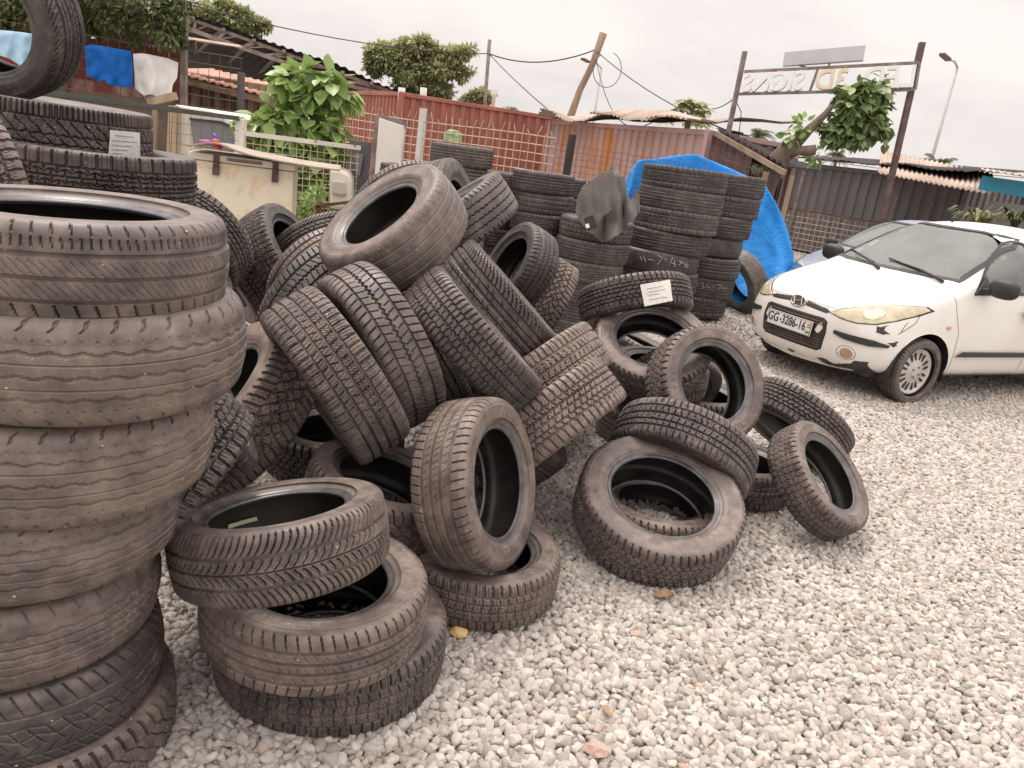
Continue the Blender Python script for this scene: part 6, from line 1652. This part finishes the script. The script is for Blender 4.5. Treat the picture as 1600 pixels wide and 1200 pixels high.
    # wheels
    for xc in (0, -2.38):
        for s in (1, -1):
            w = empty('wheel'); w.parent = root; w.location = (xc, s * .70, .285)
            tr, sw, li, bd_, D0, W0 = tyre_meshes('rib', .57, .16, 1, .66)
            k = .57 / D0
            for nm, me_, fl in (('tyre', tr, False), ('tyre', sw, False), ('tyre', sw, True)):
                o = bpy.data.objects.new(nm, me_); link(o, w); o.scale = (k, k, .165 / W0); o.rotation_euler = (PI / 2 + (PI if fl else 0), 0, 0); o['dust'] = .08; o['seed'] = 3.
            rim = MB(); R_ = .192
            prof = [(.0, .050), (.05, .055), (.075, .045), (.15, .030), (.172, .035), (.188, .048), (.196, .045), (.196, -.05)]
            nseg = 48; base = []
            for (r, y) in prof[1:]:
                for q in range(nseg): a_ = 2 * PI * q / nseg; base.append((r * math.cos(a_), s * y, r * math.sin(a_)))
            fs = [(i * nseg + q, i * nseg + (q + 1) % nseg, (i + 1) * nseg + (q + 1) % nseg, (i + 1) * nseg + q) for i in range(len(prof) - 2) for q in range(nseg)]
            rim.add(base, fs); rim.add([(.052 * math.cos(2 * PI * q / 16), s * .056, .052 * math.sin(2 * PI * q / 16)) for q in range(16)], [tuple(range(16))])
            rim.build('hubcap', M_ALLOY, w, True)
            vent = MB()
            for q in range(8):
                a_ = 2 * PI * (q + .5) / 8
                for da in (-.17, .17):
                    c_ = Vector((math.cos(a_ + da) * .125, s * .037, math.sin(a_ + da) * .125)); d_ = Vector((math.cos(a_ + da * .6), 0, math.sin(a_ + da * .6)))
                    vent.bar(c_ - d_ * .038, c_ + d_ * .038, .006, .019, up=(math.sin(a_), 0, -math.cos(a_)))
            vent.build('vent', M_BLK, w)
            nuts = MB()
            for q in range(4):
                a_ = 2 * PI * (q + .3) / 4; c_ = Vector((math.cos(a_) * .045, s * .056, math.sin(a_) * .045)); nuts.tube([c_, c_ + Vector((0, s * .008, 0))], .009, 8)
            nuts.build('wheel_nut', M_STEEL, w)
    if not detail: return patch, line, cast
    # --- front
    HL = [(.33, .668), (.44, .645), (.55, .638), (.65, .655), (.71, .70), (.742, .755), (.750, .80), (.73, .822), (.66, .812), (.56, .78), (.46, .735), (.38, .695)]
    for s in (1, -1):
        hl = [(y * s, z) for y, z in HL]
        patch('headlight_gasket', [(y * s + (s * .0), z) for y, z in [(.322, .668), (.44, .639), (.55, .632), (.655, .649), (.717, .697), (.749, .754), (.757, .802), (.733, .829), (.658, .819), (.557, .787), (.456, .742), (.372, .70)]], 'x', M_SEAM, .002)
        h = patch('headlight', hl, 'x', M_LAMP, .007)
        patch('reflector', [(s * (.60 + .055 * math.cos(t)), .722 + .045 * math.sin(t)) for t in np.linspace(0, 2 * PI, 20)[:-1]], 'x', M_LAMPC, .009, parent=h)
    # upper grille slots and emblem
    for s in (1, -1): patch('upper_grille', [(s * .09, .672), (s * .30, .655), (s * .335, .672), (s * .29, .690), (s * .09, .712)], 'x', M_BLK, .003)
    for s in (1, -1):
        mb = MB()
        for k in range(8):
            y = s * (.11 + k * .025)
            for z in (.682, .694):
                h, n = cast((3, y + (.0125 if z > .69 else 0), z), (-1, 0, 0))
                if h: mb.box(h + Vector((.005, 0, 0)), (.004, .006, .006))
        mb.build('grille_mesh', M_STEEL, root)
    h, n = cast((3, 0, .69), (-1, 0, 0)); E = h + Vector((.006, 0, 0))
    tilt = Matrix.Rotation(-.18, 3, 'Y')
    ring = MB().tube([E + tilt @ Vector((0, .078 * math.cos(t), .046 * math.sin(t))) for t in np.linspace(0, 2 * PI, 33)], .009, 8).build('emblem', M_CHROME, root, True)
    MB().prism([E + tilt @ Vector((.002, .074 * math.cos(t), .042 * math.sin(t))) for t in np.linspace(0, 2 * PI, 25)[:-1]], (-.01, 0, 0)).build('emblem_field', M_STEELB, ring)
    mb = MB(); q = lambda y, z: E + tilt @ Vector((.008, y, z))
    mb.bar(q(-.030, -.034), q(-.050, .030), .010, .017).bar(q(.050, -.030), q(.030, .034), .010, .017).bar(q(-.045, -.010), q(.045, .012), .010, .014)
    mb.build('emblem_letter', M_CHROME, ring, bevel=.002)
    # lower grille
    LG = [(-.33, .585), (-.29, .605), (.29, .605), (.33, .585), (.345, .50), (.33, .37), (.29, .345), (-.29, .345), (-.33, .37), (-.345, .50)]
    patch('lower_grille_frame', [(y * 1.035, .475 + (z - .475) * 1.07) for y, z in LG], 'x', M_SEAM, .002)
    patch('lower_grille', LG, 'x', M_BLK, .004)
    mb = MB()
    for z in (.365, .387, .409, .431, .56, .58):
        P_ = [cast((3, y, z), (-1, 0, 0))[0] + Vector((.010, 0, 0)) for y in np.linspace(-.325, .325, 13)]; mb.tube(P_, .004, 5)
    for y in np.linspace(-.3, .3, 9):
        P_ = [cast((3, y, z), (-1, 0, 0))[0] + Vector((.008, 0, 0)) for z in (.36, .40, .44)]; mb.tube(P_, .003, 5)
    mb.build('grille_bar', M_STEELB, root)
    for (y0, y1) in ((.255, .32), (-.32, -.255)): patch('chipped_paint', [(y0, .50), (y0 + .02, .56), (y1 - .02, .575), (y1, .53), (y1 - .02, .49), (y0 + .03, .48)], 'x', paint, .007)
    # number plate
    h, n = cast((3, 0, .50), (-1, 0, 0)); PC = h + Vector((.022, .0, 0)); PM = Matrix.Rotation(-.06, 3, 'Y')
    pl = MB().box(PC, (.012, .50, .125), PM).build('number_plate', M_PLATE, root, bevel=.004)
    mb = MB()
    for (y, z, wy, wz) in ((0, .058, .49, .004), (0, -.058, .49, .004), (.245, 0, .004, .118), (-.245, 0, .004, .118)): mb.box(PC + PM @ Vector((.0065, y, z)), (.002, wy, wz), PM)
    mb.build('plate_border', M_BLK, pl)
    def text(body_, size, origin, yoff, zoff, mat, par, name='lettering', M=PM, ext=.0012, sx=1.0, sp=1.0):
        cu = bpy.data.curves.new(name, 'FONT'); cu.body = body_; cu.size = size; cu.extrude = ext; cu.align_x = 'CENTER'; cu.align_y = 'CENTER'; cu.offset = size * .012; cu.space_character = sp
        ob = bpy.data.objects.new('tmp', cu); COL.objects.link(ob); dg = bpy.context.evaluated_depsgraph_get(); dg.update()
        me_ = bpy.data.meshes.new_from_object(ob.evaluated_get(dg)); bpy.data.objects.remove(ob)
        for v in me_.vertices: x_, y_, z_ = v.co; v.co = origin + M @ Vector((.0075 + z_, -(x_ * sx + yoff) * -1, y_ + zoff))
        me_.materials.append(mat); o = bpy.data.objects.new(name, me_); link(o, par); return o
    # seen from the front the plate reads along +y (car's left is the viewer's right)
    text('GG', .105, PC, -.180, .006, M_SEAM, pl, sx=.80); text('3286-16', .105, PC, .053, .006, M_SEAM, pl, sx=.78)
    MB().tube([PC + Vector((.006, -.095, .0)), PC + Vector((.008, -.095, .0))], .011, 10).build('seal', M_STEEL, pl)
    text('GH', .034, PC, .222, -.032, M_SEAM, pl)
    for k, cmat in enumerate((simple_mat('flag_red', (.6, .05, .04), None, .5, bumps=0), simple_mat('flag_gold', (.75, .55, .08), None, .5, bumps=0), simple_mat('flag_green', (.04, .3, .1), None, .5, bumps=0))):
        MB().box(PC + PM @ Vector((.0068, .222, .032 - k * .011)), (.002, .034, .011), PM).build('flag_stripe', cmat, pl)
    # bumper strips, fog lamps, damage
    for s in (1, -1):
        patch('bumper_strip', [(s * .415, .520), (s * .42, .545), (s * .68, .530), (s * .738, .505), (s * .735, .485), (s * .66, .478), (s * .50, .495)], 'x', M_BLK, .012)
        patch('fog_surround', [(s * (.535 + .068 * math.cos(t)), .385 + .058 * math.sin(t)) for t in np.linspace(0, 2 * PI, 22)[:-1]], 'x', M_SEAM, .0015)
        patch('fog_surround', [(s * (.535 + .064 * math.cos(t)), .385 + .054 * math.sin(t)) for t in np.linspace(0, 2 * PI, 22)[:-1]], 'x', paint, .004)
        patch('fog_lamp', [(s * (.54 + .046 * math.cos(t)), .385 + .042 * math.sin(t)) for t in np.linspace(0, 2 * PI, 22)[:-1]], 'x', M_FOG, .007)
    def rough(poly, amp=.007, seed=1):
        rg = random.Random(seed); out = []
        for i in range(len(poly)):
            a_, b__ = Vector(poly[i]), Vector(poly[(i + 1) % len(poly)]); n_ = max(2, int((b__ - a_).length / .012))
            for k in range(n_): q = a_.lerp(b__, k / n_); out.append((q.x + rg.uniform(-amp, amp), q.y + rg.uniform(-amp, amp)))
        return out
    patch('bare_plastic_scrape', rough([(.30, .275), (.36, .29), (.44, .262), (.50, .285), (.56, .30), (.60, .335), (.64, .345), (.672, .345), (.668, .31), (.68, .275), (.665, .262), (.64, .272), (.60, .245), (.52, .250), (.42, .232), (.36, .238)]), 'x', M_PRIMER, .002, .005)
    patch('bare_plastic_scrape', rough([(.665, .635), (.70, .66), (.69, .62), (.72, .60), (.70, .585), (.675, .60)]), 'x', M_PRIMER, .002, .005)
    patch('bare_plastic_scrape', rough([(.735, .52), (.75, .545), (.757, .525), (.745, .50)]), 'x', M_PRIMER, .002, .005)
    patch('bare_plastic_scrape', rough([(-.70, .30), (-.66, .33), (-.62, .30), (-.66, .27)]), 'x', M_PRIMER, .002, .005)
    patch('bare_plastic_scrape', rough([(-.02, .262), (.03, .272), (.07, .255), (.02, .245)]), 'x', M_PRIMER, .002, .005)
    patch('lower_lip', [(-.70, .208), (.70, .208), (.68, .232), (-.68, .232)], 'x', M_CARW, .010)
    # seams
    line('panel_seam', [(-.73, .828), (-.66, .818), (-.56, .786), (-.45, .741), (-.36, .705), (-.12, .712), (.12, .712), (.36, .705), (.45, .741), (.56, .786), (.66, .818), (.73, .828)], 'x', M_SEAM, .002)
    line('panel_seam', [(.742, .70), (.748, .62)], 'x', M_SEAM, .004)
    line('panel_seam', [(-.235, .935), (-.265, .80), (-.345, .62), (-.36, .40), (-.36, .24)], 'y', M_SEAM, .003)
    line('panel_seam', [(-.36, .265), (-1.34, .265)], 'y', M_SEAM, .003)
    line('panel_seam', [(-1.35, .955), (-1.36, .60), (-1.34, .265)], 'y', M_SEAM, .003)
    line('panel_seam', [(.335, .60), (.25, .655), (.18, .70), (.12, .79)], 'y', M_SEAM, .004)
    for s, ax_ in ((1, 'y'), (-1, '-y')):
        patch('side_moulding', [(-.37, .435), (-1.33, .435), (-1.33, .475), (-.46, .475)], ax_, M_BLK, .010)
        patch('side_moulding', [(-1.37, .435), (-2.0, .435), (-2.0, .475), (-1.37, .475)], ax_, M_BLK, .010)
        dh = patch('door_handle', [(-1.14, .795), (-1.30, .80), (-1.30, .835), (-1.14, .83)], ax_, M_BLK, .022)
        patch('side_indicator', [(-.175, .665), (-.215, .665), (-.215, .685), (-.175, .685)], ax_, M_ORANGE, .006)
        patch('mirror_corner', [(-.46, .955), (-.64, .96), (-.64, 1.10), (-.58, 1.05)], ax_, M_BLK, .008)
        # door mirror
        mb = MB(); c_ = Vector((-.60, s * .895, 1.035))
        dm = mesh_np('door_mirror', *((lambda: (lambda bmm: bmm)(None))() or ([], [])), M_BLK, root) if False else None
        bm2 = bmesh.new(); bmesh.ops.create_icosphere(bm2, subdivisions=3, radius=1)
        for v in bm2.verts:
            x_, y_, z_ = v.co; x_ = math.copysign(abs(x_) ** .8, x_); v.co = c_ + Vector((x_ * .065 if x_ > 0 else x_ * .035, math.copysign(abs(y_) ** .75, y_) * .125, math.copysign(abs(z_) ** .75, z_) * .082))
        me2 = bpy.data.meshes.new('door_mirror'); bm2.to_mesh(me2); bm2.free(); me2.polygons.foreach_set('use_smooth', [True] * len(me2.polygons)); me2.materials.append(M_BLK)
        dm = bpy.data.objects.new('door_mirror', me2); link(dm, root)
        MB().bar((-.56, s * .72, .985), (-.59, s * .82, 1.0), .06, .05).build('mirror_arm', M_BLK, dm, bevel=.01)
    # stickers inside the screen, wipers, aerial
    def on_ws(y, z, off): h, n = cast((3, y, z), (-1, 0, 0)); return h + n * off
    for (y, z, wy, wz) in ((-.50, 1.12, .075, .055), (-.46, 1.205, .085, .06), (-.40, 1.37, .08, .045)):
        vs = [on_ws(y + a_ * wy / 2, z + c_ * wz / 2, -.008) for a_, c_ in ((-1, -1), (1, -1), (1, 1), (-1, 1))]
        MB().add(vs, [(0, 1, 2, 3)]).build('sticker', M_STICK, wsg if False else root)
    for (y0, y1, z1) in ((-.42, .12, 1.07), (.12, .60, 1.06)):
        p0 = on_ws(y0 * 1.0 + .45, 1.005, .015); p1 = on_ws(y0, 1.075, .022)
        w_ = MB().tube([p0, p0.lerp(p1, .5) + Vector((.02, 0, .02)), p1], .010, 6, rs=[.014, .010, .007]).build('wiper', M_BLK, root, True)
        q0, q1 = on_ws(y0 - .16, 1.10, .012), on_ws(y0 + .30, 1.045, .012)
        MB().bar(q0, q1, .016, .010).build('wiper_blade', M_BLK, w_)
    mb = MB(); mb.tube([(-.98, .0, 1.50), (-1.02, .0, 1.548), (-1.06, 0, 1.530)], .018, 8, rs=[.02, .012, .004]).build('aerial_base', M_BLK, root, True)
    return patch, line, cast
fw = Vector((-math.sin(math.radians(62)), -math.cos(math.radians(62)), 0)); lf = Vector((-fw.y, fw.x, 0))
wp = gnd(1410, 630)
og = Vector((wp.x, wp.y, 0)) - lf * .72
car = empty('parked_car', og, math.atan2(fw.y, fw.x)); tag(car, 'small white hatchback with a scraped front bumper parked on the gravel', 'car')
car.location.z = .0
make_car(car, M_CARW)
car2 = empty('parked_car', aty(1345, 395, 9.9), math.atan2(fw.y, fw.x) + .12); car2.location.z = 0; car2.scale = (.95, .95, .93)
tag(car2, 'blue grey hatchback mostly hidden behind the white car', 'car')
patch2, line2, cast2 = make_car(car2, M_CARB, False)
for s in (1, -1):
    patch2('headlight', [(s * y, z) for y, z in ((.28, .690), (.40, .665), (.53, .655), (.64, .675), (.70, .72), (.745, .79), (.762, .845), (.66, .845), (.54, .80), (.42, .755))], 'x', M_CHROME, .007, parent=car2)
    bm2 = bmesh.new(); bmesh.ops.create_icosphere(bm2, subdivisions=2, radius=1)
    for v in bm2.verts: v.co = Vector((-.60, s * .88, 1.03)) + Vector((v.co.x * .05, v.co.y * .11, v.co.z * .075))
    me2 = bpy.data.meshes.new('door_mirror'); bm2.to_mesh(me2); bm2.free(); me2.materials.append(M_BLK); o = bpy.data.objects.new('door_mirror', me2); link(o, car2)

# ------------------------------------------------------------------ small things lying about
M_DRY = simple_mat('dry_leaf', (.42, .26, .15), (.28, .16, .09), .8, 30, bumps=.2)
def dry_leaf(u, v, size, rz, label):
    p = gnd(u, v, .035); r = MB(); vs = []
    for (x, y, z) in ((0, 0, 0), (.3, .22, .012), (.7, .26, .03), (1.05, .06, .01), (.75, -.22, .03), (.32, -.2, .02), (.5, 0, .0)): vs.append(Vector((x, y, z * 2)) * size)
    r.add(vs, [(0, 1, 6), (1, 2, 6), (2, 3, 6), (3, 4, 6), (4, 5, 6), (5, 0, 6)])
    o = r.build('dry_leaf', M_DRY); o.location = p; o.rotation_euler = (.15, -.1, rz); m = o.modifiers.new('s', 'SOLIDIFY'); m.thickness = .0015
    tag(o, label, 'leaf', 'dry leaves on the gravel')
dry_leaf(1018, 930, .085, .2, 'curled brown leaf on the gravel below the big face-up tyre')
dry_leaf(1575, 880, .06, 1.2, 'small brown leaf on the gravel near the right edge')
dry_leaf(958, 1122, .05, 2.2, 'tiny brown leaf on the gravel at the bottom of the picture')
def stone(u, v, size, mat, label):
    bm = bmesh.new(); bmesh.ops.create_icosphere(bm, subdivisions=2, radius=size / 2); rg = random.Random(u)
    for q in bm.verts: q.co = Vector((q.co.x * 1.3, q.co.y, q.co.z * .65)) * (1 + rg.uniform(-.16, .16))
    me = bpy.data.meshes.new('stone'); bm.to_mesh(me); bm.free(); me.materials.append(mat); o = bpy.data.objects.new('stone', me); COL.objects.link(o); o.location = gnd(u, v, .035); tag(o, label, 'stone')
stone(718, 988, .05, simple_mat('orange_stone', (.70, .50, .26), (.55, .33, .14), .8, 40, bumps=.2), 'orange stained stone beside the flat tyre that carries the upright one')
stone(932, 1170, .06, simple_mat('pink_stone', (.52, .38, .30), (.40, .28, .22), .8, 40, bumps=.2), 'pinkish brown stone on the gravel at the bottom edge')
# yellow sticker inside the slash tread tyre
kind, D, W, c, a = TY['C39']; c = Vector(c); a = Vector(a).normalized(); root = OBJ['C39']; inv = root.matrix_world.inverted()
p = at(378, 816, 1.0); d = (p - Vector((0, 0, CAM_H))).normalized(); o_ = Vector((0, 0, CAM_H)); oc = o_ - c; dp = d - a * d.dot(a); op = oc - a * oc.dot(a); R_ = D / 2 - .027
A_ = dp.dot(dp); B_ = 2 * dp.dot(op); C_ = op.dot(op) - R_ * R_; t = (-B_ + math.sqrt(max(B_ * B_ - 4 * A_ * C_, 0))) / (2 * A_); h = o_ + d * t; r = (h - c) - a * (h - c).dot(a); r.normalize(); s = a.cross(r)
vs = []
for i in range(6):
    for q in (-.006, .006):
        an = (i / 5 - .5) * .09 / R_; rr = r * math.cos(an) + s * math.sin(an); vs.append(inv @ (c + a * ((h - c).dot(a) + q) + rr * (R_ - .004)))
mesh_np('sticker', vs, [(2 * i, 2 * i + 1, 2 * i + 3, 2 * i + 2) for i in range(5)], simple_mat('sticker_yellow', (.75, .70, .45), (.6, .55, .35), .6, 80, bumps=0), root)
